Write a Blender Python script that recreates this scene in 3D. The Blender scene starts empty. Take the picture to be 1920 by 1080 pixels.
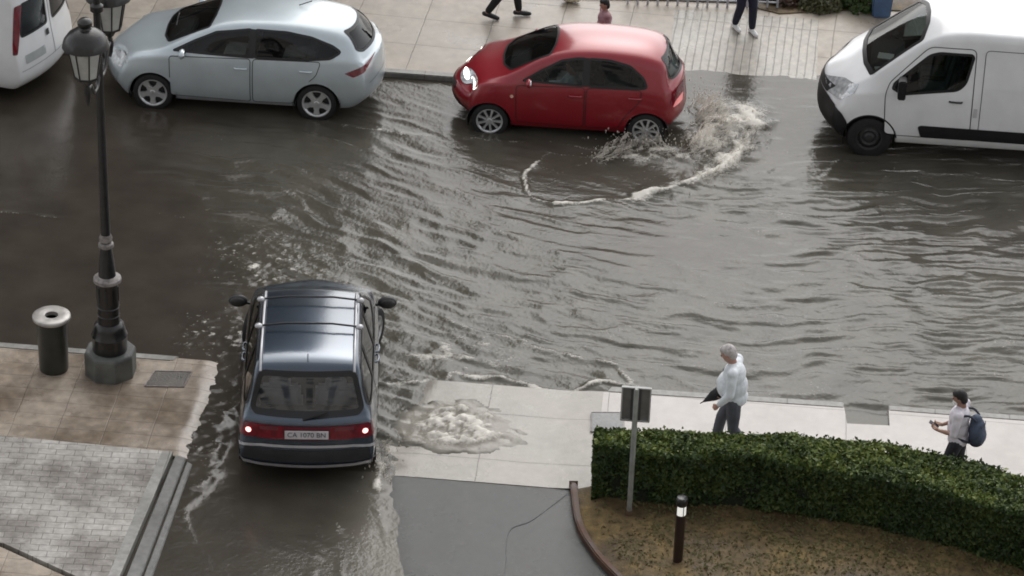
import bpy, bmesh, math, random
import numpy as np
from math import sin, cos, pi, radians, sqrt, atan2
from mathutils import Vector, Matrix
from mathutils.bvhtree import BVHTree
random.seed(7); RNG = np.random.default_rng(7)
S = bpy.context.scene; COL = S.collection

# ------------------------------------------------------------------ camera
PITCH, YAW, ROLL, FPX, DIST = radians(31), radians(4.4), radians(2.1), 6000.0, 45.8
fh = Vector((-sin(YAW), cos(YAW), 0)); fw = fh*cos(PITCH) - Vector((0, 0, 1))*sin(PITCH)
r0 = fw.cross(Vector((0, 0, 1))).normalized(); u0 = r0.cross(fw)
cr = r0*cos(ROLL) + u0*sin(ROLL); cu = -r0*sin(ROLL) + u0*cos(ROLL)
cam = bpy.data.cameras.new('camera'); co_ = bpy.data.objects.new('camera', cam); COL.objects.link(co_)
M = Matrix((cr, cu, -fw)).transposed().to_4x4(); M.translation = -DIST*fw
co_.matrix_world = M
cam.sensor_width = 36; cam.lens = FPX/1920*36; cam.clip_start = 1; cam.clip_end = 2000
S.camera = co_

# ------------------------------------------------------------------ light
SUN_EL, SUN_AZ = radians(46), radians(2)
w = bpy.data.worlds.new('World'); S.world = w; w.use_nodes = True
nt = w.node_tree; nt.nodes.clear()
sky = nt.nodes.new('ShaderNodeTexSky'); sky.sky_type = 'NISHITA'; sky.sun_disc = False
sky.sun_elevation = SUN_EL; sky.sun_rotation = SUN_AZ; sky.air_density = 1.0; sky.dust_density = 2.0; sky.ozone_density = 1.0
hs = nt.nodes.new('ShaderNodeHueSaturation'); hs.inputs['Saturation'].default_value = 0.12
bg = nt.nodes.new('ShaderNodeBackground'); bg.inputs['Strength'].default_value = 0.15
wo = nt.nodes.new('ShaderNodeOutputWorld')
nt.links.new(sky.outputs[0], hs.inputs['Color']); nt.links.new(hs.outputs[0], bg.inputs['Color']); nt.links.new(bg.outputs[0], wo.inputs['Surface'])
sl = bpy.data.lights.new('sun', 'SUN'); sl.energy = 0.5; sl.angle = radians(70); sl.color = (1, .94, .86)
so = bpy.data.objects.new('sun', sl); COL.objects.link(so)
az = SUN_AZ  # direction the sun comes from
sd = Vector((sin(az)*cos(SUN_EL), cos(az)*cos(SUN_EL), sin(SUN_EL)))
so.rotation_euler = sd.to_track_quat('Z', 'Y').to_euler(); so.location = (0, 0, 60)
S.view_settings.view_transform = 'Standard'; S.view_settings.look = 'None'; S.view_settings.gamma = 1
S.view_settings.exposure = 0.62
S.view_settings.use_curve_mapping = False
S.cycles.filter_width = 1.8; S.cycles.max_bounces = 6; S.cycles.transparent_max_bounces = 12; S.cycles.caustics_reflective = False; S.cycles.caustics_refractive = False

# ------------------------------------------------------------------ materials
def nmat(name):
    m = bpy.data.materials.new(name); m.use_nodes = True
    return m, m.node_tree, m.node_tree.nodes['Principled BSDF']
def setp(b, **k):
    for a, v in k.items():
        b.inputs[a.replace('_', ' ')].default_value = v
def rgb(c): return (c[0], c[1], c[2], 1)
def mat(name, c, rough=.5, metal=0., coat=0., var=0.12, scale=6., bump=0., spec=.5, c2=None, bscale=40., emit=None, es=0., roughvar=0.):
    """principled with a noise-driven colour variation so that nothing is flat"""
    m, t, b = nmat(name); N, L = t.nodes, t.links
    setp(b, Roughness=rough, Metallic=metal)
    b.inputs['Coat Weight'].default_value = coat; b.inputs['Coat Roughness'].default_value = .04
    b.inputs['Specular IOR Level'].default_value = spec
    tc = N.new('ShaderNodeTexCoord')
    nz = N.new('ShaderNodeTexNoise'); nz.inputs['Scale'].default_value = scale; nz.inputs['Detail'].default_value = 6
    L.new(tc.outputs['Object'], nz.inputs['Vector'])
    cr_ = N.new('ShaderNodeValToRGB'); e = cr_.color_ramp.elements
    e[0].position = .3; e[1].position = .7
    if c2 is None: c2 = tuple(min(1, x*(1+var)) for x in c); c1 = tuple(x*(1-var) for x in c)
    else: c1 = c
    e[0].color = rgb(c1); e[1].color = rgb(c2)
    L.new(nz.outputs['Fac'], cr_.inputs[0]); L.new(cr_.outputs[0], b.inputs['Base Color'])
    if roughvar:
        mr = N.new('ShaderNodeMapRange'); mr.inputs[3].default_value = max(0, rough-roughvar); mr.inputs[4].default_value = rough+roughvar
        mr.inputs[1].default_value = .3; mr.inputs[2].default_value = .7
        L.new(nz.outputs['Fac'], mr.inputs[0]); L.new(mr.outputs[0], b.inputs['Roughness'])
    if bump:
        n2 = N.new('ShaderNodeTexNoise'); n2.inputs['Scale'].default_value = bscale; n2.inputs['Detail'].default_value = 4
        L.new(tc.outputs['Object'], n2.inputs['Vector'])
        bp = N.new('ShaderNodeBump'); bp.inputs['Strength'].default_value = bump; bp.inputs['Distance'].default_value = .02
        L.new(n2.outputs['Fac'], bp.inputs['Height']); L.new(bp.outputs[0], b.inputs['Normal'])
    if emit: b.inputs['Emission Color'].default_value = rgb(emit); b.inputs['Emission Strength'].default_value = es
    return m
def glass(name, tint=(.25, .28, .27), refl=1.5):
    m = bpy.data.materials.new(name); m.use_nodes = True; t = m.node_tree; N, L = t.nodes, t.links; N.clear()
    tr = N.new('ShaderNodeBsdfTransparent'); tr.inputs[0].default_value = rgb(tint)
    gl = N.new('ShaderNodeBsdfGlossy'); gl.inputs['Roughness'].default_value = .03; gl.inputs[0].default_value = (1, 1, 1, 1)
    fr = N.new('ShaderNodeFresnel'); fr.inputs[0].default_value = refl
    mx = N.new('ShaderNodeMixShader'); o = N.new('ShaderNodeOutputMaterial')
    L.new(fr.outputs[0], mx.inputs[0]); L.new(tr.outputs[0], mx.inputs[1]); L.new(gl.outputs[0], mx.inputs[2]); L.new(mx.outputs[0], o.inputs[0])
    return m
def paint(name, c, metal=.3, rough=.3, coat=1.):
    m = mat(name, c, rough=rough, metal=metal, coat=coat, var=.06, scale=2.5)
    t = m.node_tree; N, L = t.nodes, t.links; b = N['Principled BSDF']
    # faint road grime towards the surface of the metal: a streaky noise on roughness
    tc = N.new('ShaderNodeTexCoord'); nz = N.new('ShaderNodeTexNoise'); nz.inputs['Scale'].default_value = 9; nz.inputs['Detail'].default_value = 8
    mr = N.new('ShaderNodeMapRange'); mr.inputs[3].default_value = .03; mr.inputs[4].default_value = .16
    L.new(tc.outputs['Object'], nz.inputs['Vector']); L.new(nz.outputs['Fac'], mr.inputs[0]); L.new(mr.outputs[0], b.inputs['Coat Roughness'])
    bp = N.new('ShaderNodeBump'); bp.inputs['Strength'].default_value = .06; bp.inputs['Distance'].default_value = .01
    n3 = N.new('ShaderNodeTexNoise'); n3.inputs['Scale'].default_value = 60; L.new(tc.outputs['Object'], n3.inputs['Vector'])
    L.new(n3.outputs['Fac'], bp.inputs['Height']); L.new(bp.outputs[0], b.inputs['Coat Normal'])
    return m
MT = {}
MT['black'] = mat('black_plastic', (.012, .012, .014), .45, var=.3)
MT['trim'] = mat('dark_trim', (.02, .02, .022), .5, var=.3, bump=.1)
MT['rubber'] = mat('tyre_rubber', (.014, .014, .015), .8, var=.3, scale=20, bump=.2)
MT['seal'] = mat('window_seal', (.01, .01, .011), .35)
MT['cabin'] = mat('cabin_lining', (.05, .052, .054), .9)
MT['seat'] = mat('seat_fabric', (.22, .225, .23), .95, var=.3)
MT['alloy'] = mat('alloy', (.62, .63, .64), .3, metal=.6, coat=.3)
MT['steelrim'] = mat('dark_steel_rim', (.05, .05, .05), .5, metal=.4)
MT['chrome'] = mat('chrome', (.7, .7, .72), .15, metal=1.)
MT['greybar'] = mat('grey_bar', (.5, .5, .52), .35, metal=.5)
MT['lens'] = mat('lamp_lens', (.62, .64, .66), .12, metal=.35, coat=1., var=.35, scale=14)
MT['lenson'] = mat('lit_lamp_lens', (.8, .8, .75), .15, coat=1., emit=(1, .96, .86), es=3.0)
MT['tail'] = mat('tail_lens', (.17, .004, .014), .15, coat=1., var=.4, scale=12)
MT['tailon'] = mat('lit_tail_lens', (.6, .05, .05), .15, coat=1., emit=(1, .42, .38), es=2.2)
MT['tailpink'] = mat('lit_pink_lens', (.75, .22, .22), .15, coat=1., emit=(1, .3, .3), es=.25)
MT['amber'] = mat('amber_lens', (.75, .45, .35), .2, coat=.5)
MT['plate'] = mat('plate', (.6, .58, .6), .4)
MT['ink'] = mat('ink', (.03, .03, .05), .5)
MT['glass'] = glass('car_glass', (.42, .47, .46), 1.45)
MT['screen'] = glass('windscreen_glass', (.62, .68, .66), 1.5)
MT['glassdark'] = glass('tinted_glass', (.12, .15, .15), 1.45)
MT['paper'] = mat('paper', (.75, .75, .72), .6)

# ------------------------------------------------------------------ mesh helpers
def tag(o, label=None, cat=None, group=None, kind=None):
    if label: o['label'] = label
    if cat: o['category'] = cat
    if group: o['group'] = group
    if kind: o['kind'] = kind
    return o
def mkobj(name, me, m=None, parent=None):
    o = bpy.data.objects.new(name, me); COL.objects.link(o)
    if m is not None:
        me.materials.clear()
        for x in (m if isinstance(m, (list, tuple)) else [m]): me.materials.append(x)
    if parent: o.parent = parent
    return o
def thing(name, label, cat, loc=(0, 0, 0), rz=0, group=None):
    o = bpy.data.objects.new(name, None); COL.objects.link(o); o.empty_display_size = .2
    o.location = loc; o.rotation_euler = (0, 0, rz); tag(o, label, cat, group); return o
class MB:
    def __init__(s): s.v = []; s.f = []
    def add(s, vs, fs):
        n = len(s.v); s.v += [tuple(v) for v in vs]; s.f += [tuple(n+i for i in f) for f in fs]; return s
    def box(s, c, d, rz=0, M=None):
        vs = [Vector((sx*d[0]/2, sy*d[1]/2, sz*d[2]/2)) for sz in (-1, 1) for sy in (-1, 1) for sx in (-1, 1)]
        R = Matrix.Rotation(rz, 3, 'Z') if M is None else M
        vs = [R @ v + Vector(c) for v in vs]
        return s.add(vs, [(0, 2, 3, 1), (4, 5, 7, 6), (0, 1, 5, 4), (2, 6, 7, 3), (0, 4, 6, 2), (1, 3, 7, 5)])
    def lathe(s, prof, c=(0, 0, 0), n=24, M=None, cap=True, ph=0):
        vs = []; fs = []; m = len(prof)
        for i in range(n):
            a = 2*pi*i/n+ph
            for r, z in prof:
                v = Vector((r*cos(a), r*sin(a), z)); v = (M @ v if M is not None else v)+Vector(c); vs.append(v)
        for i in range(n):
            j = (i+1) % n
            for k in range(m-1): fs.append((i*m+k, j*m+k, j*m+k+1, i*m+k+1))
        if cap:
            if prof[0][0] > 1e-4: fs.append(tuple(i*m for i in range(n))[::-1])
            if prof[-1][0] > 1e-4: fs.append(tuple(i*m+m-1 for i in range(n)))
        return s.add(vs, fs)
    def tube(s, pts, r, n=8, cap=True):
        pts = [Vector(p) for p in pts]; rs = r if isinstance(r, (list, tuple)) else [r]*len(pts)
        vs = []; fs = []; up = None
        for i, p in enumerate(pts):
            d = (pts[min(i+1, len(pts)-1)]-pts[max(i-1, 0)]).normalized()
            if up is None: up = Vector((0, 0, 1)) if abs(d.z) < .9 else Vector((1, 0, 0))
            a = d.cross(up).normalized(); b = a.cross(d).normalized(); up = b
            for k in range(n):
                t = 2*pi*k/n; vs.append(p+(a*cos(t)+b*sin(t))*rs[i])
        for i in range(len(pts)-1):
            for k in range(n):
                l = (k+1) % n; fs.append((i*n+k, i*n+l, (i+1)*n+l, (i+1)*n+k))
        if cap: fs.append(tuple(range(n))[::-1]); fs.append(tuple((len(pts)-1)*n+k for k in range(n)))
        return s.add(vs, fs)
    def ball(s, c, r, n=12, m=8, M=None):
        r = r if isinstance(r, (tuple, list)) else (r, r, r)
        vs = []; fs = []
        for j in range(m+1):
            ph = pi*j/m
            for i in range(n):
                a = 2*pi*i/n; v = Vector((r[0]*sin(ph)*cos(a), r[1]*sin(ph)*sin(a), r[2]*cos(ph)))
                if M is not None: v = M @ v
                vs.append(v+Vector(c))
        for j in range(m):
            for i in range(n):
                k = (i+1) % n; fs.append((j*n+i, (j+1)*n+i, (j+1)*n+k, j*n+k))
        return s.add(vs, fs)
    def mesh(s, name):
        me = bpy.data.meshes.new(name); me.from_pydata(s.v, [], s.f); me.update(); return me
    def build(s, name, m, parent=None, smooth=40, bevel=0):
        me = s.mesh(name)
        if bevel:
            bm = bmesh.new(); bm.from_mesh(me)
            bmesh.ops.remove_doubles(bm, verts=bm.verts, dist=1e-5)
            bmesh.ops.bevel(bm, geom=[e for e in bm.edges if len(e.link_faces) == 2 and e.calc_face_angle(0) > .5], offset=bevel, segments=2, affect='EDGES', clamp_overlap=True)
            bm.to_mesh(me); bm.free()
        o = mkobj(name, me, m, parent)
        smooth_by(me, smooth); return o
def smooth_by(me, ang):
    if not ang: return
    me.shade_smooth(); bm = bmesh.new(); bm.from_mesh(me)
    bmesh.ops.recalc_face_normals(bm, faces=bm.faces)
    a = radians(ang)
    for e in bm.edges:
        if len(e.link_faces) == 2: e.smooth = e.calc_face_angle(0) < a
    bm.to_mesh(me); bm.free()
def bakemods(o):
    dg = bpy.context.evaluated_depsgraph_get(); dg.update()
    me = bpy.data.meshes.new_from_object(o.evaluated_get(dg)); old = o.data; o.modifiers.clear(); o.data = me
    bpy.data.meshes.remove(old); return me
def rpoly(pts, r, seg=4):
    """round the corners of a 2-D polygon; r a number or one per corner"""
    out = []; n = len(pts)
    for i in range(n):
        p = Vector(pts[i]); a = Vector(pts[i-1])-p; b = Vector(pts[(i+1) % n])-p
        rr = r[i] if isinstance(r, (list, tuple)) else r
        d = min(rr, a.length*.45, b.length*.45)
        if d < 1e-4: out.append(tuple(p)); continue
        A = p+a.normalized()*d; B = p+b.normalized()*d
        for k in range(seg+1):
            t = k/seg; out.append(tuple(A*(1-t)**2+p*2*t*(1-t)+B*t*t))
    return out
def inside(p, poly):
    x, y = p; c = False; n = len(poly)
    for i in range(n):
        x1, y1 = poly[i]; x2, y2 = poly[i-1]
        if (y1 > y) != (y2 > y) and x < (x2-x1)*(y-y1)/(y2-y1)+x1: c = not c
    return c
def nearpt(p, poly):
    best = None; P = Vector(p)
    for i in range(len(poly)):
        a = Vector(poly[i-1]); b = Vector(poly[i]); d = b-a; L = d.length_squared
        t = 0 if L == 0 else max(0, min(1, (P-a).dot(d)/L)); q = a+d*t; e = (q-P).length_squared
        if best is None or e < best[0]: best = (e, q)
    return best[1]
def area2(poly): return sum(poly[i-1][0]*poly[i][1]-poly[i][0]*poly[i-1][1] for i in range(len(poly)))
def offset(poly, d):
    """polygon grown by d (shrunk for negative d)"""
    s = 1 if area2(poly) > 0 else -1; n = len(poly); out = []
    for i in range(n):
        a = Vector(poly[i])-Vector(poly[i-1]); b = Vector(poly[(i+1) % n])-Vector(poly[i])
        if a.length < 1e-6: a = b
        if b.length < 1e-6: b = a
        na = Vector((a.y, -a.x)).normalized(); nb = Vector((b.y, -b.x)).normalized()
        m = na+nb; m = m.normalized() if m.length > .1 else na
        out.append(tuple(Vector(poly[i])+m*d*s/max(.5, m.dot(na))))
    return out
def lerpc(curve, x):
    if x >= curve[0][0]: return curve[0][1]
    for (a, va), (b, vb) in zip(curve, curve[1:]):
        if b <= x <= a: return vb+(va-vb)*(x-b)/(a-b)
    return curve[-1][1]

# ------------------------------------------------------------------ vehicle shells
class Shell:
    """a vehicle body: a quad cage lofted along x (front = +x), subdivided; panels are cut from or laid on it"""
    def __init__(s, sp):
        s.sp = sp; X = sp['xs']; nS = len(X); c = sp['c']
        bm = bmesh.new(); rings = []
        FR = [1, .55, 0, -.55, -1]
        def xw(i, frac, j):
            x = X[i]; xf, xr = X[0], X[-1]
            wf = max(0, min(1, (x-(xf-.55))/.55)); wr = max(0, min(1, ((xr+.55)-x)/.55))
            x -= (sp['bowf']*frac*frac - lp(sp['fx'], j))*wf**1.5
            x += (sp['bowr']*frac*frac + lp(sp['rx'], j))*wr**1.5
            return x
        def lp(a, j):
            k = int(min(j, 4)); t = j-k; return a[k]*(1-t)+a[min(k+1, 5)]*t
        for i, x in enumerate(X):
            yl, ym, yb, yt = (lerpc(c[k], x) for k in ('yl', 'ym', 'yb', 'yt'))
            zl, zm, zs, zb, zt, zc = (lerpc(c[k], x) for k in ('zl', 'zm', 'zs', 'zb', 'zt', 'zc'))
            side = [(yl, zl), (yl*.5+ym*.5+.01, zl+.09), (ym, zm), (ym*.99, zs), (yb, zb), (yt, zt)]
            rng = []
            for sg in (1, -1):
                rng.append([bm.verts.new((xw(i, 1, j), sg*y, z)) for j, (y, z) in enumerate(side)])
            tops = [None]+[bm.verts.new((xw(i, f, 5), f*yt, zt+(zc-zt)*(1-abs(f)**2.2))) for f in FR[1:4]]+[None]
            bots = [None]+[bm.verts.new((xw(i, f, 0), f*yl, zl)) for f in FR[1:4]]+[None]
            tops[0], tops[4] = rng[0][5], rng[1][5]; bots[0], bots[4] = rng[0][0], rng[1][0]
            # ring order: left side up, top across, right side down, bottom back
            ring = rng[0]+tops[1:4]+rng[1][::-1]+bots[1:4][::-1]
            rings.append((ring, rng, tops, bots, side))
        for a, b in zip(rings, rings[1:]):
            ra, rb = a[0], b[0]; n = len(ra)
            for k in range(n): bm.faces.new((ra[k], ra[(k+1) % n], rb[(k+1) % n], rb[k]))
        for idx, e in ((0, 0), (nS-1, 1)):
            ring, rng, tops, bots, side = rings[idx]
            grid = [[None]*5 for _ in range(6)]
            grid[0] = bots[:]; grid[5] = tops[:]
            for j in range(1, 5):
                grid[j][0], grid[j][4] = rng[0][j], rng[1][j]
                for q in (1, 2, 3):
                    f = FR[q]; grid[j][q] = bm.verts.new((xw(idx, f, j), f*side[j][0], side[j][1]+ (tops[2].co.z-tops[0].co.z)*(1-f*f)*(j/5)**3))
            for j in range(5):
                for q in range(4):
                    fv = (grid[j][q], grid[j][q+1], grid[j+1][q+1], grid[j+1][q])
                    bm.faces.new(fv if e == 0 else fv[::-1])
        bmesh.ops.recalc_face_normals(bm, faces=bm.faces)
        cl = bm.edges.layers.float.new('crease_edge')
        for a, b in zip(rings, rings[1:]):
            for sg in (0, 1):
                for j, cv in ((0, .5), (3, sp.get('cs', .2)), (4, sp.get('cb', .45)), (5, sp.get('ct', .35))):
                    ed = bm.edges.get((a[1][sg][j], b[1][sg][j]))
                    if ed: ed[cl] = cv
        me = bpy.data.meshes.new('shell'); bm.to_mesh(me); bm.free()
        o = mkobj('shell_tmp', me); md = o.modifiers.new('s', 'SUBSURF'); md.levels = md.render_levels = 3; md.subdivision_type = 'CATMULL_CLARK'
        me = bakemods(o); s.bm = bmesh.new(); s.bm.from_mesh(me); bpy.data.objects.remove(o); bpy.data.meshes.remove(me)
        s.bm.normal_update(); s.bvh = BVHTree.FromBMesh(s.bm)
    # projections: side (+1/-1): (x,z); top: (x,y); front/rear: (y,z)
    def hit(s, pj, p):
        a, b = p
        if pj in ('L', 'R'): sg = 1 if pj == 'L' else -1; o, d = Vector((a, 4*sg, b)), Vector((0, -sg, 0))
        elif pj == 'T': o, d = Vector((a, b, 5)), Vector((0, 0, -1))
        elif pj == 'F': o, d = Vector((6, a, b)), Vector((-1, 0, 0))
        else: o, d = Vector((-6, a, b)), Vector((1, 0, 0))
        h = s.bvh.ray_cast(o, d)
        if h[0] is None:
            # off the silhouette: nearest point on the body
            q = Vector((a, .8*(1 if pj == 'L' else -1), b)) if pj in 'LR' else Vector((a, b, 1.4)) if pj == 'T' else Vector((2.2 if pj == 'F' else -2.2, a, b))
            h = s.bvh.find_nearest(q); return h[0], h[1], False
        return h[0], h[1], True
    def cut(s, pj, poly, cond=lambda c: True, snap=True):
        ax = {'L': (0, 2), 'R': (0, 2), 'T': (0, 1), 'F': (1, 2), 'B': (1, 2)}[pj]
        nd = {'L': (1, 1), 'R': (1, -1), 'T': (2, 1), 'F': (0, 1), 'B': (0, -1)}[pj]
        sel = []
        for f in s.bm.faces:
            c = f.calc_center_median(); n = f.normal
            if n[nd[0]]*nd[1] > .12 and inside((c[ax[0]], c[ax[1]]), poly) and cond(c): sel.append(f)
        ss = set(sel); bv = {v for f in sel for v in f.verts if any(g not in ss for g in v.link_faces)}
        bmesh.ops.delete(s.bm, geom=sel, context='FACES')
        if snap:
            for v in bv:
                if not v.is_valid: continue
                q = nearpt((v.co[ax[0]], v.co[ax[1]]), poly); h = s.hit(pj, q)
                if h[2] and (h[0]-v.co).length < .12: v.co = h[0]
    def patch(s, name, pj, poly, m, parent, off=.003, res=.06, thick=0):
        bm = bmesh.new(); f = bm.faces.new([bm.verts.new((a, b, 0)) for a, b in poly])
        xs = [p[0] for p in poly]; ys = [p[1] for p in poly]
        for ax_, lo, hi in ((0, min(xs), max(xs)), (1, min(ys), max(ys))):
            k = lo+res
            while k < hi-res*.3:
                nrm = (1, 0, 0) if ax_ == 0 else (0, 1, 0); cc = (k, 0, 0) if ax_ == 0 else (0, k, 0)
                bmesh.ops.bisect_plane(bm, geom=bm.verts[:]+bm.edges[:]+bm.faces[:], plane_co=cc, plane_no=nrm); k += res
        bmesh.ops.triangulate(bm, faces=[f for f in bm.faces if len(f.verts) > 4])
        return s._lay(name, bm, pj, m, parent, off, thick)
    def _lay(s, name, bm, pj, m, parent, off, thick=0):
        ns = []
        for v in bm.verts:
            h = s.hit(pj, (v.co.x, v.co.y)); n = h[1]; v.co = h[0]+n*off; ns.append(n)
        bm.normal_update()
        for f in bm.faces:
            n = sum((ns[v.index] for v in f.verts), Vector())
            if f.normal.dot(n) < 0: f.normal_flip()
        me = bpy.data.meshes.new(name); bm.to_mesh(me); bm.free(); me.shade_smooth()
        o = mkobj(name, me, m, parent); return o
    def ring(s, name, pj, poly, wd, m, parent, off=.004, wo=0., closed=True, res=.05):
        """a band along the outline: from wo outside to wd inside"""
        P = []
        n = len(poly)
        for i in range(n if closed else n-1):
            a = Vector(poly[i]); b = Vector(poly[(i+1) % n]); k = max(1, int((b-a).length/res))
            for t in range(k): P.append(tuple(a+(b-a)*t/k))
        if not closed: P.append(tuple(poly[-1]))
        if closed: A = offset(P, wo); B = offset(P, -wd)
        else:
            A, B = [], []
            for i in range(len(P)):
                d = Vector(P[min(i+1, len(P)-1)])-Vector(P[max(i-1, 0)]); nn = Vector((d.y, -d.x)).normalized()
                A.append(tuple(Vector(P[i])+nn*wo)); B.append(tuple(Vector(P[i])-nn*wd))
        bm = bmesh.new(); va = [bm.verts.new((*p, 0)) for p in A]; vb = [bm.verts.new((*p, 0)) for p in B]
        bm.verts.index_update()
        for i in range(len(P) if closed else len(P)-1):
            j = (i+1) % len(P)
            try: bm.faces.new((va[i], va[j], vb[j], vb[i]))
            except ValueError: pass
        return s._lay(name, bm, pj, m, parent, off)
    def finish(s, parent, m, lining=True):
        s.bm.normal_update()
        bmesh.ops.delete(s.bm, geom=[v for v in s.bm.verts if not v.link_faces], context='VERTS')
        me = bpy.data.meshes.new('body'); s.bm.to_mesh(me); me.shade_smooth(); mkobj('body', me, m, parent)
        if lining:
            b2 = s.bm.copy()
            for v in b2.verts: v.co -= v.normal*.03
            bmesh.ops.reverse_faces(b2, faces=b2.faces)
            me2 = bpy.data.meshes.new('cabin_lining'); b2.to_mesh(me2); b2.free(); me2.shade_smooth()
            mkobj('cabin_lining', me2, MT['cabin'], parent)
        s.bm.free()

def make_wheel(parent, x, y, z, R, W, rimR, style, rimmat, steer=0, spokes=5):
    """tyre + rim; axis along y, outer face towards sign(y)"""
    sg = 1 if y > 0 else -1
    e = thing('wheel', None, None); del_none(e); e.parent = parent; e.location = (x, y, z); e.rotation_euler = (0, 0, steer)
    A = Matrix.Rotation(-pi/2*sg, 3, 'X')  # local z -> outward
    h = W/2
    tp = [(rimR*.98, -h*.9), (R*.9, -h), (R*.985, -h*.8), (R, -h*.5), (R, h*.5), (R*.985, h*.8), (R*.93, h*.98), (rimR*1.03, h*.95), (rimR*.98, h*.8)]
    MB().lathe(tp, n=40, M=A, cap=False).build('tyre', MT['rubber'], e, 50)
    b = MB(); b.lathe([(rimR*1.0, -h*.8), (rimR*.97, h*.78), (rimR*1.02, h*.93), (rimR*.95, h*.93), (rimR*.88, h*.72)], n=36, M=A, cap=False)
    if style == 'spoke':
        for k in range(spokes):
            a = 2*pi*k/spokes+.3; ca, sa = cos(a), sin(a)
            w0, w1 = (.055, .042) if spokes == 5 else (.022, .018)
            w1 *= rimR/.21; w0 *= rimR/.21
            vs = []
            for (rr, ww, zz) in ((.03, w0, h*.82), (rimR*.55, w1*.8, h*.80), (rimR*.93, w1*1.25, h*.84)):
                for t, dz in ((-1, 0), (1, 0)):
                    vs.append(Vector((rr*ca-t*ww*sa, rr*sa+t*ww*ca, zz)))
                for t in (1, -1): vs.append(Vector((rr*ca-t*ww*sa, rr*sa+t*ww*ca, zz-.035)))
            vs = [A @ v for v in vs]; fs = []
            for q in (0, 4): fs += [(q, q+4, q+5, q+1), (q+1, q+5, q+6, q+2), (q+2, q+6, q+7, q+3), (q+3, q+7, q+4, q)]
            fs += [(8, 9, 10, 11)]
            b.add(vs, fs)
        b.lathe([(0, h*.88), (rimR*.16, h*.87), (rimR*.2, h*.8), (rimR*.2, h*.6)], n=16, M=A, cap=False)
    else:  # steel wheel: dished disc with holes suggested by a ring of lugs, and a hub
        b.lathe([(rimR*.9, h*.5), (rimR*.62, h*.75), (rimR*.45, h*.62), (rimR*.3, h*.9), (0, h*.95)], n=24, M=A, cap=False)
        for k in range(8):
            a = 2*pi*k/8; c = A @ Vector((rimR*.62*cos(a), rimR*.62*sin(a), h*.76)); b.ball(c, .016, 6, 4)
    b.build('rim', rimmat, e, 35)
    MB().lathe([(rimR*.95, h*.15), (0, h*.2)], n=20, M=A, cap=False).build('brake_disc', MT['steelrim'], e, 0)
    return e
def del_none(o): pass
def circ(cx, cz, r, n=36, a0=0, a1=2*pi): return [(cx+r*cos(a0+(a1-a0)*i/n), cz+r*sin(a0+(a1-a0)*i/n)) for i in range(n)]
def wheelhouse(parent, x, z, r, y0, y1, sg):
    b = MB(); vs = []; n = 20
    for i in range(n+1):
        a = -.35+(pi+.7)*i/n
        vs += [(x+r*cos(a), sg*y0, z+r*sin(a)), (x+r*cos(a), sg*y1, z+r*sin(a))]
    fs = [(2*i, 2*i+2, 2*i+3, 2*i+1) for i in range(n)]; fs.append(tuple(2*i for i in range(n+1)))
    b.add(vs, fs); return b.build('wheel_housing', MT['black'], parent, 40)
def seat(parent, x, y, z, w=.5, h=.62, head=True, m=None):
    b = MB(); b.box((x+.1, y, z+.12), (.5, w, .16)); b.box((x-.17, y, z+.12+h/2), (.14, w*.95, h), M=Matrix.Rotation(-.2, 3, 'Y'))
    if head: b.box((x-.30, y, z+.2+h), (.1, w*.5, .2), M=Matrix.Rotation(-.15, 3, 'Y'))
    return b.build('seat', m or MT['seat'], parent, 60, bevel=.04)
def mirror_part(parent, x, y, z, m, s=1., gm=None):
    sg = 1 if y > 0 else -1
    o = MB().ball((x, y+sg*.09*s, z+.03), (.055*s, .11*s, .075*s), 14, 10).tube([(x+.02, y-sg*.05, z-.02), (x, y+sg*.03, z)], .02, 6).build('wing_mirror', m, parent, 80)
    MB().ball((x-.03*s, y+sg*.095*s, z+.03), (.032*s, .09*s, .06*s), 12, 8).build('mirror_glass', gm or MT['chrome'], o, 80)
    return o
def text_mesh(name, body, size, m, parent, M4, ext=.001):
    cu_ = bpy.data.curves.new('t', 'FONT'); cu_.body = body; cu_.size = size; cu_.align_x = 'CENTER'; cu_.align_y = 'CENTER'; cu_.extrude = ext
    o = bpy.data.objects.new('t', cu_); COL.objects.link(o); dg = bpy.context.evaluated_depsgraph_get(); dg.update()
    me = bpy.data.meshes.new_from_object(o.evaluated_get(dg)); bpy.data.objects.remove(o)
    t = mkobj(name, me, m, parent); t.matrix_local = M4; return t

# ================================================================== SETTING
def hash2(ix, iy, s):
    h = (ix.astype(np.int64)*374761393 + iy.astype(np.int64)*668265263 + s*982451653) & 0xffffffff
    h = ((h ^ (h >> 13))*1274126177) & 0xffffffff
    return ((h ^ (h >> 16)) & 0xffff)/65535.0
def vnoise(x, y, s=0):
    ix = np.floor(x); iy = np.floor(y); fx = x-ix; fy = y-iy
    fx = fx*fx*fx*(fx*(fx*6-15)+10); fy = fy*fy*fy*(fy*(fy*6-15)+10)
    a = hash2(ix, iy, s); b = hash2(ix+1, iy, s); c = hash2(ix, iy+1, s); d = hash2(ix+1, iy+1, s)
    return (a*(1-fx)+b*fx)*(1-fy)+(c*(1-fx)+d*fx)*fy
def fbm(x, y, s=0, o=4, g=.5):
    v = 0; a = 1; t = 0
    for i in range(o): v = v+a*vnoise(x*2**i+i*17.3, y*2**i-i*9.1, s+i*7); t += a; a *= g
    return v/t
def sstep(a, b, x): t = np.clip((x-a)/(b-a), 0, 1); return t*t*(3-2*t)
def dline(X, Y, pts):
    d = np.full(X.shape, 9e9)
    for (ax, ay), (bx, by) in zip(pts, pts[1:]):
        vx, vy = bx-ax, by-ay; L = vx*vx+vy*vy+1e-9
        t = np.clip(((X-ax)*vx+(Y-ay)*vy)/L, 0, 1); d = np.minimum(d, np.hypot(X-ax-vx*t, Y-ay-vy*t))
    return d
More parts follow.
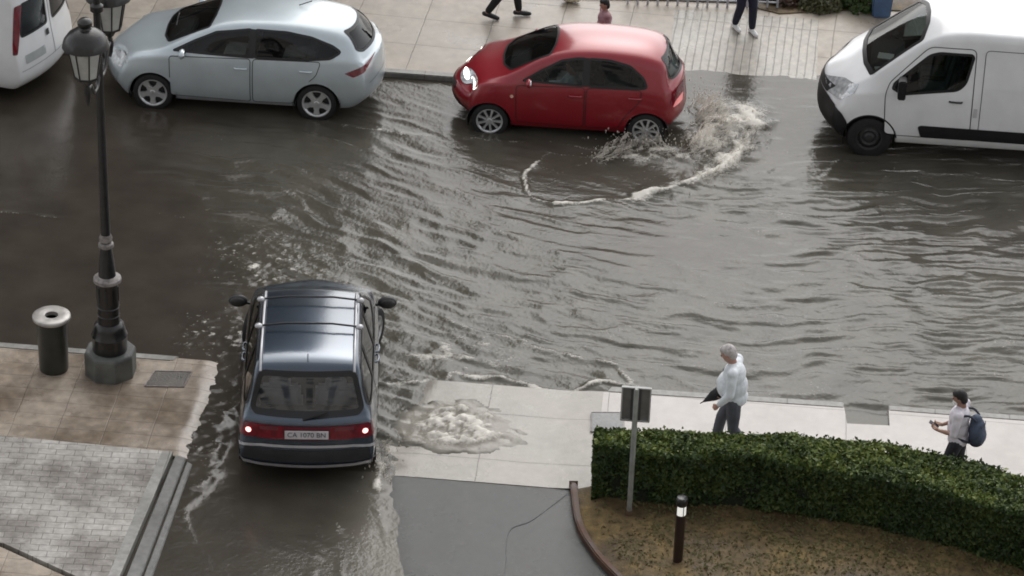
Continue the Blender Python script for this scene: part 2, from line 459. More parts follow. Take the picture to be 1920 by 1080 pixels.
def poly_sdf(X, Y, pts):
    d = dline(X, Y, pts+[pts[0]]); ins = np.zeros(X.shape, bool)
    for i in range(len(pts)):
        x1, y1 = pts[i]; x2, y2 = pts[i-1]
        with np.errstate(divide='ignore', invalid='ignore'):
            ins ^= ((y1 > Y) != (y2 > Y)) & (X < (x2-x1)*(Y-y1)/(y2-y1+1e-12)+x1)
    return np.where(ins, -d, d)
def gridmesh(name, xs, ys, Z, attrs=None, keep=None):
    nx, ny = len(xs), len(ys); XX, YY = np.meshgrid(xs, ys, indexing='ij')
    co = np.stack([XX.ravel(), YY.ravel(), Z.ravel()], 1)
    idx = np.arange(nx*ny).reshape(nx, ny)
    q = np.stack([idx[:-1, :-1], idx[1:, :-1], idx[1:, 1:], idx[:-1, 1:]], -1).reshape(-1, 4)
    if keep is not None: q = q[keep[:-1, :-1].ravel()]
    me = bpy.data.meshes.new(name); me.vertices.add(len(co)); me.vertices.foreach_set('co', co.ravel().astype(np.float32))
    me.loops.add(q.size); me.loops.foreach_set('vertex_index', q.ravel().astype(np.int32))
    me.polygons.add(len(q)); me.polygons.foreach_set('loop_start', (np.arange(len(q))*4).astype(np.int32))
    me.update(calc_edges=True); me.validate()
    for k, a in (attrs or {}).items():
        at = me.attributes.new(k, 'FLOAT', 'POINT'); at.data.foreach_set('value', a.ravel().astype(np.float32))
    me.shade_smooth(); return me
def rng(a, b, st): return np.arange(a, b+st*.5, st)

# --- materials for ground
def ground_mat(name, c1, c2, scale, rough=(.25, .6), tiles=None, tcol=.75, bump=.25, bscale=60, mottle=(.5, 1.2), offs=0.):
    """blotchy damp surface; tiles = (brick width, row height, mortar, offset, rot)"""
    m, t, b = nmat(name); N, L = t.nodes, t.links
    tc = N.new('ShaderNodeTexCoord')
    n1 = N.new('ShaderNodeTexNoise'); n1.inputs['Scale'].default_value = scale; n1.inputs['Detail'].default_value = 7; n1.inputs['Roughness'].default_value = .6
    n2 = N.new('ShaderNodeTexNoise'); n2.inputs['Scale'].default_value = scale*9; n2.inputs['Detail'].default_value = 5
    for n in (n1, n2): L.new(tc.outputs['Object'], n.inputs['Vector'])
    r_ = N.new('ShaderNodeValToRGB'); e = r_.color_ramp.elements; e[0].position = .35; e[1].position = .66; e[0].color = rgb(c1); e[1].color = rgb(c2)
    L.new(n1.outputs['Fac'], r_.inputs[0])
    mul = N.new('ShaderNodeMix'); mul.data_type = 'RGBA'; mul.blend_type = 'MULTIPLY'; mul.inputs[0].default_value = 1
    mr = N.new('ShaderNodeMapRange'); mr.inputs[1].default_value = .25; mr.inputs[2].default_value = .75; mr.inputs[3].default_value = mottle[0]*.5+.5; mr.inputs[4].default_value = mottle[1]
    L.new(n2.outputs['Fac'], mr.inputs[0]); L.new(r_.outputs[0], mul.inputs['A']); L.new(mr.outputs[0], mul.inputs['B'])
    colout = mul.outputs['Result']
    bp = N.new('ShaderNodeBump'); bp.inputs['Strength'].default_value = bump; bp.inputs['Distance'].default_value = .01
    n3 = N.new('ShaderNodeTexNoise'); n3.inputs['Scale'].default_value = bscale; n3.inputs['Detail'].default_value = 3; L.new(tc.outputs['Object'], n3.inputs['Vector'])
    L.new(n3.outputs['Fac'], bp.inputs['Height'])
    if tiles:
        mp = N.new('ShaderNodeMapping'); mp.inputs['Rotation'].default_value = (0, 0, tiles[4]); mp.inputs['Location'].default_value = (offs, offs, 0)
        nd = N.new('ShaderNodeTexNoise'); nd.inputs['Scale'].default_value = 3.; L.new(tc.outputs['Object'], nd.inputs['Vector'])
        va = N.new('ShaderNodeVectorMath'); va.operation = 'MULTIPLY_ADD'; va.inputs[1].default_value = (.03, .03, 0); L.new(nd.outputs['Color'], va.inputs[0]); L.new(tc.outputs['Object'], va.inputs[2])
        L.new(va.outputs[0], mp.inputs['Vector'])
        bk = N.new('ShaderNodeTexBrick'); bk.inputs['Scale'].default_value = 1; bk.inputs['Brick Width'].default_value = tiles[0]; bk.inputs['Row Height'].default_value = tiles[1]
        bk.inputs['Mortar Size'].default_value = tiles[2]; bk.inputs['Mortar Smooth'].default_value = .6; bk.offset = tiles[3]
        bk.inputs['Color1'].default_value = (1, 1, 1, 1); bk.inputs['Color2'].default_value = rgb((tcol+.1,)*3); bk.inputs['Mortar'].default_value = rgb((tcol*.62,)*3)
        L.new(mp.outputs[0], bk.inputs['Vector'])
        m2 = N.new('ShaderNodeMix'); m2.data_type = 'RGBA'; m2.blend_type = 'MULTIPLY'; m2.inputs[0].default_value = 1
        L.new(colout, m2.inputs['A']); L.new(bk.outputs['Color'], m2.inputs['B']); colout = m2.outputs['Result']
        b2 = N.new('ShaderNodeBump'); b2.invert = True; b2.inputs['Strength'].default_value = .5; b2.inputs['Distance'].default_value = .006
        L.new(bk.outputs['Fac'], b2.inputs['Height']); L.new(bp.outputs[0], b2.inputs['Normal']); L.new(b2.outputs[0], b.inputs['Normal'])
    else: L.new(bp.outputs[0], b.inputs['Normal'])
    L.new(colout, b.inputs['Base Color'])
    mr2 = N.new('ShaderNodeMapRange'); mr2.inputs[1].default_value = .35; mr2.inputs[2].default_value = .65; mr2.inputs[3].default_value = rough[0]; mr2.inputs[4].default_value = rough[1]
    L.new(n1.outputs['Fac'], mr2.inputs[0]); L.new(mr2.outputs[0], b.inputs['Roughness'])
    return m
G = {}
G['asphalt'] = ground_mat('wet_asphalt', (.035, .035, .036), (.06, .058, .056), 1.2, (.2, .45), bump=.5, bscale=140)
G['drive'] = ground_mat('driveway_asphalt', (.026, .029, .029), (.060, .061, .058), .9, (.10, .36), bump=.4, bscale=150, mottle=(.8, 1.1))
G['leftpave'] = ground_mat('left_paving', (.18, .14, .105), (.39, .325, .26), .9, (.06, .40), tiles=(.62, .30, .007, 0, 0), tcol=.93, mottle=(.4, 1.2))
G['apron'] = ground_mat('pale_paving', (.21, .195, .165), (.44, .41, .37), .8, (.08, .5), tiles=(1.9, 1.1, .008, 0, 0), tcol=.93, mottle=(.8, 1.1))
G['rightpave'] = ground_mat('right_paving', (.40, .37, .34), (.57, .53, .50), .7, (.2, .6), tiles=(1.6, 1.3, .007, 0, 0), tcol=.95, mottle=(.85, 1.08))
G['farpave'] = ground_mat('far_paving', (.29, .25, .205), (.50, .44, .37), .6, (.25, .6), tiles=(1.12, .95, .012, 0, .05), tcol=.84, mottle=(.6, 1.15), offs=.4)
G['tactile'] = ground_mat('ribbed_paving', (.27, .25, .215), (.46, .42, .365), .9, (.2, .5), tiles=(.13, 3.0, .014, 0, .04), tcol=.9)
G['kerb'] = ground_mat('kerb_stone', (.20, .20, .185), (.34, .33, .31), 1.5, (.3, .6), tiles=(1.0, 4, .01, 0, 0), tcol=.85)
G['block'] = ground_mat('block_paving', (.22, .20, .18), (.46, .44, .41), 1.3, (.12, .5), tiles=(.24, .125, .008, .5, -.06), tcol=.84, mottle=(.5, 1.25))
G['step'] = ground_mat('step_concrete', (.12, .12, .115), (.2, .2, .19), 1.5, (.3, .6))
G['earth'] = ground_mat('earth', (.06, .038, .018), (.18, .125, .05), .9, (.5, .9), mottle=(.0, 1.5), bump=1., bscale=35)
G['drive'].node_tree.nodes['Principled BSDF'].inputs['Specular IOR Level'].default_value = .38
G['rust'] = ground_mat('rusty_edging', (.055, .026, .016), (.12, .06, .038), 2.5, (.4, .7))
G['terrain'] = ground_mat('far_ground', (.14, .13, .12), (.22, .21, .19), .1)

def slab(name, poly, z0, z1, m, kind='structure', bevel=0.):
    bm = bmesh.new(); f = bm.faces.new([bm.verts.new((x, y, z1)) for x, y in poly]); bm.normal_update()
    if f.normal.z < 0: f.normal_flip()
    r = bmesh.ops.extrude_face_region(bm, geom=[f])
    for v in [g for g in r['geom'] if isinstance(g, bmesh.types.BMVert)]: v.co.z = z1
    for v in f.verts: v.co.z = z0
    bmesh.ops.recalc_face_normals(bm, faces=bm.faces)
    if bevel:
        bmesh.ops.bevel(bm, geom=[e for e in bm.edges if all(abs(v.co.z-z1) < 1e-6 for v in e.verts)], offset=bevel, segments=2, affect='EDGES')
    me = bpy.data.meshes.new(name); bm.to_mesh(me); bm.free(); o = mkobj(name, me, m)
    if kind: o['kind'] = kind
    return o
# terrain sheet to the horizon, road bed
me = bpy.data.meshes.new('ground'); me.from_pydata([(-900, -900, -.5), (900, -900, -.5), (900, 900, -.5), (-900, 900, -.5)], [], [(0, 1, 2, 3)]); tag(mkobj('ground', me, G['terrain']), kind='structure')
slab('road', [(-60, -2.7), (60, -2.7), (60, 6.45), (-60, 6.45)], -.45, -.16, G['asphalt'])
# far pavement: kerbed on the left, dropping to the water right of x=1
xs, ys = rng(-14, 16, .25), rng(6.40, 15, .2)
XX, YY = np.meshgrid(xs, ys, indexing='ij')
drop = sstep(.3, 2.2, XX)
Z = .07*(1-drop) + drop*(-.05+.13*sstep(6.4, 8.6, YY)) + .02*(YY-6.4)/8
Z += .012*(fbm(XX*.7, YY*.7, 5)-.5)
tag(mkobj('far_pavement', gridmesh('far_pavement', xs, ys, Z), G['farpave']), kind='structure')
slab('far_kerb', [(-60, 6.24), (.6, 6.24), (.6, 6.398), (-60, 6.398)], -.3, .085, G['kerb'], bevel=.015)
x2, y2 = rng(1.85, 4.25, .1), rng(6.75, 9.25, .1); X2, Y2 = np.meshgrid(x2, y2, indexing='ij'); d2 = sstep(.3, 2.2, X2)
Z2 = .07*(1-d2) + d2*(-.05+.13*sstep(6.4, 8.6, Y2)) + .02*(Y2-6.4)/8+.012*(fbm(X2*.7, Y2*.7, 5)-.5)+.006
tag(mkobj('ribbed_crossing', gridmesh('ribbed_crossing', x2, y2, Z2), G['tactile']), kind='structure')
# left near pavement
slab('left_pavement', [(-14, -2.68), (-4.45, -2.68), (-4.45, -4.86), (-14, -4.62)], -.4, .035, G['leftpave'])
x2, y2 = rng(-4.45, -2.9, .04), rng(-4.95, -2.60, .04); X2, Y2 = np.meshgrid(x2, y2, indexing='ij')
Z2 = .0349-.085*sstep(-3.98, -3.5, X2+.15*(fbm(X2*2, Y2*2, 8, 3)-.5))+.004*(fbm(X2*4, Y2*4, 6)-.5)*sstep(-4.44, -4.3, X2)
tag(mkobj('left_pavement', gridmesh('left_pavement', x2, y2, Z2), G['leftpave']), kind='structure')
slab('left_kerb', [(-14, -2.54), (-4.35, -2.54), (-4.40, -2.677), (-14, -2.677)], -.4, .04, G['kerb'], bevel=.012)
# raised block-paved parking deck with its stepped edging
slab('parking_deck', [(-14, -4.70), (-3.985, -4.94), (-4.135, -7.95), (-4.50, -7.88), (-5.70, -7.235), (-14, -4.2-7.2)], -.4, .095, G['block'])
slab('deck_border', [(-4.12, -4.945), (-3.98, -4.94), (-4.13, -7.95), (-4.27, -7.93)], -.1, .099, G['kerb'])
slab('deck_corner', [(-14, -11.6), (-5.72, -7.29), (-4.52, -7.93), (-4.2, -8.1), (-4.2, -12), (-14, -12)], -.4, .07, G['leftpave'])
slab('deck_step', [(-3.945, -4.93), (-3.80, -4.98), (-3.90, -8.6), (-4.09, -8.6)], -.4, .05, G['step'], bevel=.012)
slab('deck_step', [(-3.775, -5.02), (-3.70, -5.08), (-3.76, -8.6), (-3.875, -8.6)], -.4, .022, G['step'], bevel=.01)
# pale apron merging with the driveway, and the driveway itself
xs, ys = rng(-4.2, 1.75, .05), rng(-4.95, -2.62, .05)
XX, YY = np.meshgrid(xs, ys, indexing='ij')
up = sstep(-1.55, -.75, XX+.5*(fbm(XX*2, YY*2, 3)-.5))
Z = -.05+up*(.062)+.035*sstep(.9, 1.7, XX)+.006*(fbm(XX*2, YY*2, 9)-.5)
tag(mkobj('apron', gridmesh('apron', xs, ys, Z), G['apron']), kind='structure')
xs, ys = rng(-3.98, 2.3, .06), rng(-10, -4.94, .06)
XX, YY = np.meshgrid(xs, ys, indexing='ij')
edge = -1.20+.16*(-4.95-YY)**1.3
up = sstep(-.5, .3, XX-edge+.16*(fbm(XX*2.2, YY*2.2, 4)-.5))
Z = -.05+up*.058+.004*(fbm(XX*3, YY*3, 2)-.5)
tag(mkobj('driveway', gridmesh('driveway', xs, ys, Z), G['drive']), kind='structure')
slab('right_pavement', [(1.5, -2.62), (4.76, -2.55), (4.80, -2.93), (5.37, -2.90), (5.36, -2.53), (14, -2.50), (14, -7.6), (6.0, -5.4), (3.5, -5.0), (1.51, -5.0)], -.4, .05, G['rightpave'])
slab('right_kerb', [(1.6, -2.47), (4.75, -2.41), (4.755, -2.548), (1.55, -2.617)], -.4, .055, G['kerb'], bevel=.012)
slab('right_kerb', [(5.362, -2.40), (14, -2.36), (14, -2.498), (5.362, -2.528)], -.4, .055, G['kerb'], bevel=.012)
slab('recess_floor', [(4.7, -2.3), (5.4, -2.3), (5.4, -2.95), (4.7, -2.95)], -.5, -.06, G['step'])
# bed
xs, ys = rng(1.2, 9, .06), rng(-11, -4.95, .06)
XX, YY = np.meshgrid(xs, ys, indexing='ij')
bl = np.interp(-YY, [4.7, 5.2, 5.72, 6.17, 6.75, 8, 11], [1.26, 1.31, 1.40, 1.57, 1.92, 2.9, 5.5])
Z = .02+(.09*fbm(XX*1.3, YY*1.3, 12)+.05*fbm(XX*6, YY*6, 13))*sstep(-.02, .35, XX-bl)
tag(mkobj('bed_soil', gridmesh('bed_soil', xs, ys, Z, keep=(XX > bl-.035) & (YY < -4.97)), G['earth']), kind='structure')
b = MB(); pth = [(1.27, -4.9), (1.31, -5.2), (1.40, -5.72), (1.57, -6.17), (1.92, -6.75), (2.9, -8), (5.5, -11)]
def ribbon(b, pth, wd, z0, z1):
    vs = []; n = len(pth)
    for i, p in enumerate(pth):
        d = (Vector(pth[min(i+1, n-1)])-Vector(pth[max(i-1, 0)])).normalized(); nn = Vector((-d.y, d.x))*wd/2; p = Vector(p)
        vs += [(*(p-nn), z0), (*(p-nn), z1), (*(p+nn), z1), (*(p+nn), z0)]
    fs = []
    for i in range(n-1):
        for k in range(4): fs.append((i*4+k, i*4+(k+1) % 4, i*4+4+(k+1) % 4, i*4+4+k))
    fs += [(0, 1, 2, 3), (n*4-1, n*4-2, n*4-3, n*4-4)]
    return b.add(vs, fs)
def cat2(p, k=6):
    out = []
    for i in range(len(p)-1):
        a, b_, c, d = p[max(i-1, 0)], p[i], p[i+1], p[min(i+2, len(p)-1)]
        for t in np.arange(0, 1, 1/k):
            out.append(tuple(.5*((2*b_[j])+(-a[j]+c[j])*t+(2*a[j]-5*b_[j]+4*c[j]-d[j])*t*t+(-a[j]+3*b_[j]-3*c[j]+d[j])*t**3) for j in range(len(b_))))
    out.append(tuple(p[-1])); return out
ribbon(b, cat2(pth), .085, -.3, .10).build('bed_kerb', G['rust'], None, 30, bevel=.015)['kind'] = 'structure'

b = MB(); ribbon(b, cat2([(1.20, -5.06), (1.0, -5.40), (.78, -5.74), (.56, -5.93), (.53, -6.3), (.57, -6.8), (.5, -7.6)], 5), .010, .0, .0125)
b.build('asphalt_seam', mat('seam_tar', (.055, .057, .058), .6, var=.5, scale=30), None, 0)['kind'] = 'structure'
# --- flood water ------------------------------------------------------------
ST = .036
xs, ys = rng(-10.5, 9.5, ST), rng(-8.6, 7.4, ST)
XX, YY = np.meshgrid(xs, ys, indexing='ij')
RING = [(.19, 4.08), (.01, 3.76), (-.12, 3.4), (-.1, 2.99), (.07, 2.65), (.4, 2.53), (.8, 2.58), (1.27, 2.73), (1.65, 2.95), (1.97, 3.17), (2.2, 3.34), (2.43, 3.54), (2.74, 3.89), (3.01, 4.31), (3.2, 4.86), (3.28, 5.41), (3.23, 5.94)]
def fint(x):   # streamline drop
    xk = np.linspace(-11, 11, 400); sl_ = -.50*sstep(-4.6, -3.2, xk)*(1-sstep(-1.6, .6, xk)) -.18*sstep(-1.6, .6, xk)*(1-sstep(1.5, 3.5, xk))+.13*sstep(2.2, 4.5, xk)
    return np.interp(x, xk, np.cumsum(sl_)*(xk[1]-xk[0]))
wx = XX+.30*(fbm(XX*.8, YY*.8, 21)-.5)*2; wy = YY+.16*(fbm(XX*1.1, YY*1.1, 22)-.5)*2
psi = wy-fint(wx)
def ridg(x, y, s): return 1-np.abs(2*vnoise(x, y, s)-1)
n1 = ridg(wx*.95, psi*4.2, 31); n2 = fbm(wx*1.6, psi*7.5, 32, 2); n3 = fbm(wx*5, psi*15, 33, 3)
n4 = ridg(XX*1.7+psi*.5, psi*6.2, 35)
act = sstep(-5.6, -3.0, XX+.35*YY+.9*(fbm(XX*.6, YY*.6, 40)-.5))     # calm on the left
act *= 1-.75*np.exp(-(((XX-2.3)/1.7)**2+((YY-1.6)/.85)**2))            # smooth patch below the ring
act *= 1-.5*np.exp(-(((XX+1.8)/1.6)**2+((YY-2.9)/.9)**2))
act = np.where(YY > 3.4, act*np.clip(1-(YY-3.4)*.45, .25, 1), act)
ringp = RING+[(3.0, 6.6), (.5, 6.4), (.19, 4.3)]
ins = sstep(.05, -.2, poly_sdf(XX, YY, ringp))
act *= 1-.7*ins
act = np.where(YY < -4.7, act*.35, act)
act *= 1-.35*np.exp(-(((XX+1.6)/1.6)**2+((YY-2.2)/2.2)**2))
H = act*(1+.3*sstep(0, 1.5, XX))*(.030*(n1-.6)+.030*(n2-.5)+.009*(n3-.5)+.014*(n4-.6))
H += .0035*(fbm(XX*5, YY*5, 50, 3)-.5)+.004*(fbm(XX*1.2, YY*1.2, 51)-.5)
foam = np.zeros_like(XX)
crest = act*np.clip((.5*n1+.5*n2)-.66, 0, 1)*3.2
foam += np.clip(crest, 0, .16)*sstep(.35, .6, fbm(XX*1.2, YY*1.2, 60))
# choppy wash front-left of the car: foam flecks, glitter painted in with them
gl = np.exp(-(((XX+3.6)/.9)**2+((YY-.2)/.9)**2)); gn = fbm(XX*13+psi, YY*19, 61, 3)
H += gl*.030*(gn-.5); foam += gl*np.clip((gn-.60)*4, 0, .55)
# scattered boils on the calm left
sp_ = vnoise(XX*6, YY*9, 62)*sstep(-7, -4, XX)*(YY > -2.6); foam += np.clip((sp_-.93)*9, 0, .35)*(1-act)
wob = .05*(fbm(XX*5, YY*5, 70)-.5)*2; wob2 = .10*(fbm(XX*2.5, YY*2.5, 71)-.5)*2
def crestline(pts, wd, h, f, wobs=1., lo=0.):
    global H, foam
    d = dline(XX+wob*wobs, YY+wob2*wobs*.6, cat2(pts, 4)); k = np.exp(-(d/wd)**2)
    md = np.clip(.15+2.2*(fbm(XX*4, YY*4, 72, 4)-.28), lo, 1.3)
    H += h*k*md; foam += f*np.exp(-(d/(wd*.75))**2)*md
crestline(RING[5:13], .05, .035, .8, 1.6, .4); crestline(RING[1:6], .030, .025, .8, 1., .5)
crestline(RING[8:], .20, .06, .62, 2.0); crestline(RING[12:], .30, .05, .45, 2.5)
crestline(RING[:3], .025, .015, .6, 1., .6)
crestline([(.19, 4.08), (.6, 4.08), (1.17, 4.08), (1.5, 4.1)], .028, .015, .6, 1., .4)
crestline([(-3.1, 4.49), (-2.59, 4.41), (-2.08, 4.36), (-1.42, 4.36), (-.67, 4.4), (.33, 4.38), (1.08, 4.27)], .05, .012, .33)
crestline([(-1.45, -2.72), (-1.12, -2.70), (-.92, -2.59), (-.7, -2.64), (-.58, -2.38), (-.27, -2.49), (.16, -2.43), (.54, -2.59), (.88, -2.66)], .06, .035, .7, 1.5)
crestline([(.5, -2.6), (.88, -2.66), (1.12, -2.58), (1.36, -2.36), (1.6, -2.3), (2.0, -2.38)], .045, .035, .5)
crestline([(.32, -1.41), (.6, -1.58), (.9, -1.67), (1.28, -1.76), (1.55, -1.86), (1.75, -2.1), (1.87, -2.29)], .05, .035, .55)
crestline([(-.9, -1.0), (-.3, -1.25), (.32, -1.41)], .05, .03, .4)
crestline([(-7.9, 1.05), (-7.69, 1.04), (-7.3, 1.07), (-6.81, 1.02), (-6.3, 1.0)], .03, .008, .30)
crestline([(4.69, 4.71), (4.53, 4.29), (4.41, 4.01)], .03, .02, .35)
crestline([(5.51, 4.52), (5.26, 3.89)], .03, .015, .25)
crestline([(-3.58, -6.0), (-3.58, -6.31), (-3.32, -6.8), (-3.0, -7.44), (-2.8, -8)], .03, .01, .22)
crestline([(-1.28, -4.95), (-1.15, -5.79), (-.96, -6.35), (-.75, -6.85), (-.6, -7.6)], .035, .006, .25, .5)
crestline([(-1.9, -6.2), (-1.78, -6.9), (-1.85, -7.6)], .06, .01, .3)
crestline([(-1.65, -6.1), (-1.52, -6.8), (-1.35, -7.6)], .05, .01, .25)
crestline([(-1.30, -4.6), (-1.22, -4.95), (-1.25, -5.3)], .10, .05, .7, 1.5)   # wash behind the right rear wheel
crestline([(-3.35, -3.4), (-3.5, -4.3), (-3.45, -5.2), (-3.62, -6.0)], .10, .03, .10, 2)
tz = np.exp(-(((XX+3.65)/.42)**2+((YY+4.3)/1.7)**2)); tn = fbm(XX*7, YY*9, 75, 3); H += tz*.04*(tn-.4); foam += tz*np.clip((tn-.60)*3, 0, .2)
# wash between the bin side and the car
lw = np.exp(-(((XX+3.9)/.7)**2+((YY+1.9)/.75)**2)); foam += lw*np.clip((gn-.6)*3.5, 0, .4); H += lw*.03*(gn-.5)
# right wash beside the car
rw = np.exp(-(((XX+.75)/.8)**2+((YY+1.9)/.5)**2)); rn = fbm(XX*4, YY*7, 77, 4); foam += rw*np.clip((rn-.5)*3, 0, .6); H += rw*.05*(rn-.4)
# lapping sheet on the apron beside the car, lifted where it runs over the kerb
lap = np.exp(-(((XX+1.15)/.55)**2+((YY+3.0)/.5)**2)); H += lap*.03*fbm(XX*3, YY*4, 79); foam += lap*.5*np.clip(fbm(XX*4, YY*7, 78)-.35, 0, 1)
# boiling outflow through the apron
gx, gy = XX+.32, YY+3.72; rr = np.sqrt((gx/.72)**2+(gy/.52)**2)+.5*(fbm(XX*3.2, YY*3.2, 80, 4)-.5)
boil = sstep(1.05, .45, rr); bl1 = fbm(XX*6+3, YY*7, 81, 5, .6); bl2 = ridg(XX*9, YY*11, 82); film = sstep(1.28, 1.05, rr)
H += film*.017+boil*(.02+.26*np.clip(bl1-.42, 0, 1)+.03*bl2); foam += boil*np.clip((bl1-.41)*6+.5*(bl2-.4), 0, 1.1)
bl_in = np.exp(-(((XX+.85)/.45)**2+((YY+3.55)/.35)**2))
churn_sheen = np.clip(.12+.9*act+.25*ins, 0, 1)*sstep(-5.2, -2.2, XX+.35*YY)*(1-.6*np.exp(-(((XX-6.3)/2)**2+((YY-2.3)/1.3)**2)))  # turbidity, with missing sky reflection and a dark mirrored zone put in the colour
churn_sheen = np.where(YY < -4.9, .15+.55*sstep(-3.0, -1.2, XX), churn_sheen); churn_sheen = np.clip(churn_sheen+1.*film+rw*.5, 0, 1)
H *= np.where((YY < -2.58) & (XX > -1.0) & (film < .02), .15, 1)   # a thin film over the apron
H = np.where((XX < -4.3) & (YY < -2.6), np.minimum(H, .01), H)
# splash root thrown up by the red car
sr = np.exp(-(((XX-2.62)/.38)**2+((YY-5.0)/.65)**2)); sn = fbm(XX*5, YY*5, 90, 4); H += sr*(.10+.16*sn); foam += sr*np.clip((sn-.38)*3.5, 0, .9)
sr2 = np.exp(-(((XX-1.75)/.5)**2+((YY-4.25)/.28)**2)); H += sr2*(.04+.1*sn); foam += sr2*np.clip((sn-.40)*3, 0, .8)
sr3 = np.exp(-(((XX-2.9)/.45)**2+((YY-5.7)/.6)**2)); foam += sr3*np.clip((sn-.45)*3.5, 0, .8); H += sr3*.05*sn; churn_sheen = np.clip(churn_sheen+.7*sr+.5*sr3, 0, 1)
foam = np.clip(foam, 0, 1); ed_ = -1.20+.16*np.clip(-4.95-YY, 0, 9)**1.3; silt = np.clip(film*.9+.28*np.exp(-((XX-ed_)/.45)**2)*(YY < -4.9), 0, 1)
def water_mat(name, alpha=1.):
    m, t, b = nmat(name); N, L = t.nodes, t.links
    tc = N.new('ShaderNodeTexCoord'); af = N.new('ShaderNodeAttribute'); af.attribute_name = 'foam'; ac = N.new('ShaderNodeAttribute'); ac.attribute_name = 'churn_sheen'
    nz = N.new('ShaderNodeTexNoise'); nz.inputs['Scale'].default_value = 26; nz.inputs['Detail'].default_value = 5; nz.inputs['Roughness'].default_value = .65; L.new(tc.outputs['Object'], nz.inputs['Vector'])
    ma = N.new('ShaderNodeMath'); ma.operation = 'MULTIPLY_ADD'; ma.inputs[1].default_value = 1.1; L.new(nz.outputs['Fac'], ma.inputs[0]); L.new(af.outputs['Fac'], ma.inputs[2])
    mr = N.new('ShaderNodeMapRange'); mr.inputs[1].default_value = .78; mr.inputs[2].default_value = 1.30; mr.inputs[3].default_value = 0; mr.inputs[4].default_value = 1; L.new(ma.outputs[0], mr.inputs[0])
    base = N.new('ShaderNodeMix'); base.data_type = 'RGBA'; base.inputs['A'].default_value = (.052, .044, .035, 1); base.inputs['B'].default_value = (.086, .080, .064, 1); L.new(ac.outputs['Fac'], base.inputs[0])  # churned mud and some reflected sky share this colour mix
    n2 = N.new('ShaderNodeTexNoise'); n2.inputs['Scale'].default_value = 1.3; n2.inputs['Detail'].default_value = 5; L.new(tc.outputs['Object'], n2.inputs['Vector'])
    m3 = N.new('ShaderNodeMapRange'); m3.inputs[1].default_value = .3; m3.inputs[2].default_value = .7; m3.inputs[3].default_value = .78; m3.inputs[4].default_value = 1.2; L.new(n2.outputs['Fac'], m3.inputs[0])
    mu = N.new('ShaderNodeMix'); mu.data_type = 'RGBA'; mu.blend_type = 'MULTIPLY'; mu.inputs[0].default_value = 1; L.new(base.outputs['Result'], mu.inputs['A']); L.new(m3.outputs[0], mu.inputs['B'])
    mx = N.new('ShaderNodeMix'); mx.data_type = 'RGBA'; mx.inputs['B'].default_value = (.70, .67, .61, 1); L.new(mr.outputs[0], mx.inputs[0]); L.new(mu.outputs['Result'], mx.inputs['A'])
    asl = N.new('ShaderNodeAttribute'); asl.attribute_name = 'silt'; ms = N.new('ShaderNodeMix'); ms.data_type = 'RGBA'; ms.inputs['B'].default_value = (.31, .29, .25, 1)
    L.new(asl.outputs['Fac'], ms.inputs[0]); L.new(mu.outputs['Result'], ms.inputs['A']); L.new(ms.outputs['Result'], mx.inputs['A'])
    L.new(mx.outputs['Result'], b.inputs['Base Color'])
    r3 = N.new('ShaderNodeMapRange'); r3.inputs[3].default_value = .17; r3.inputs[4].default_value = .6; L.new(mr.outputs[0], r3.inputs[0]); L.new(r3.outputs[0], b.inputs['Roughness'])
    b.inputs['IOR'].default_value = 1.325
    n4 = N.new('ShaderNodeTexNoise'); n4.inputs['Scale'].default_value = 16; n4.inputs['Detail'].default_value = 4; L.new(tc.outputs['Object'], n4.inputs['Vector'])
    bp = N.new('ShaderNodeBump'); bp.inputs['Distance'].default_value = .012; L.new(n4.outputs['Fac'], bp.inputs['Height'])
    m5 = N.new('ShaderNodeMapRange'); m5.inputs[3].default_value = .18; m5.inputs[4].default_value = .6; L.new(ac.outputs['Fac'], m5.inputs[0]); L.new(m5.outputs[0], bp.inputs['Strength'])
    L.new(bp.outputs[0], b.inputs['Normal'])
    return m
WM = water_mat('muddy_water')
tag(mkobj('water', gridmesh('water', xs, ys, H, {'foam': foam, 'churn_sheen': churn_sheen, 'silt': silt}), WM), kind='structure')
# still outer water beyond the detailed sheet
for nm, (x0, x1) in (('water', (-60, -10.52)), ('water', (9.52, 60))):
    me = gridmesh('water', np.array([x0, x1]), np.array([-2.6, 6.5]), np.zeros((2, 2)), {'foam': np.zeros((2, 2)), 'churn_sheen': np.full((2, 2), .1)}); tag(mkobj('water', me, WM), kind='structure')

# --- the block of flats across the street (what the left of the water mirrors)
bl = thing('apartment_building', 'dark brick apartment block across the street beyond the parked cars', 'building', (-5.9, 20.5, 0))
mw = mat('dark_brick', (.11, .09, .078), .85, var=.25, scale=3, bump=.3); mwin = mat('window_glass', (.03, .035, .04), .08, var=.2)
MB().box((-15, 6, 12.5), (30, 12, 25)).build('wall', mw, bl, 0)
MB().box((-15, 5.9, 25.3), (30.6, 12.6, .6)).build('roof', mat('roof_edge', (.2, .19, .18), .8), bl, 0)
for fl in range(6):
    for k in range(6):
        f = MB().box((-2.6-k*4.4, -.02, 3+fl*3.6), (1.5, .10, 1.8)).build('window', mat('window_frame', (.4, .4, .38), .6) if fl+k == 0 else bpy.data.materials['window_frame'], bl, 0)
        MB().box((-2.6-k*4.4, -.085, 3+fl*3.6), (1.3, .04, 1.6)).build('pane', mwin, f, 0)

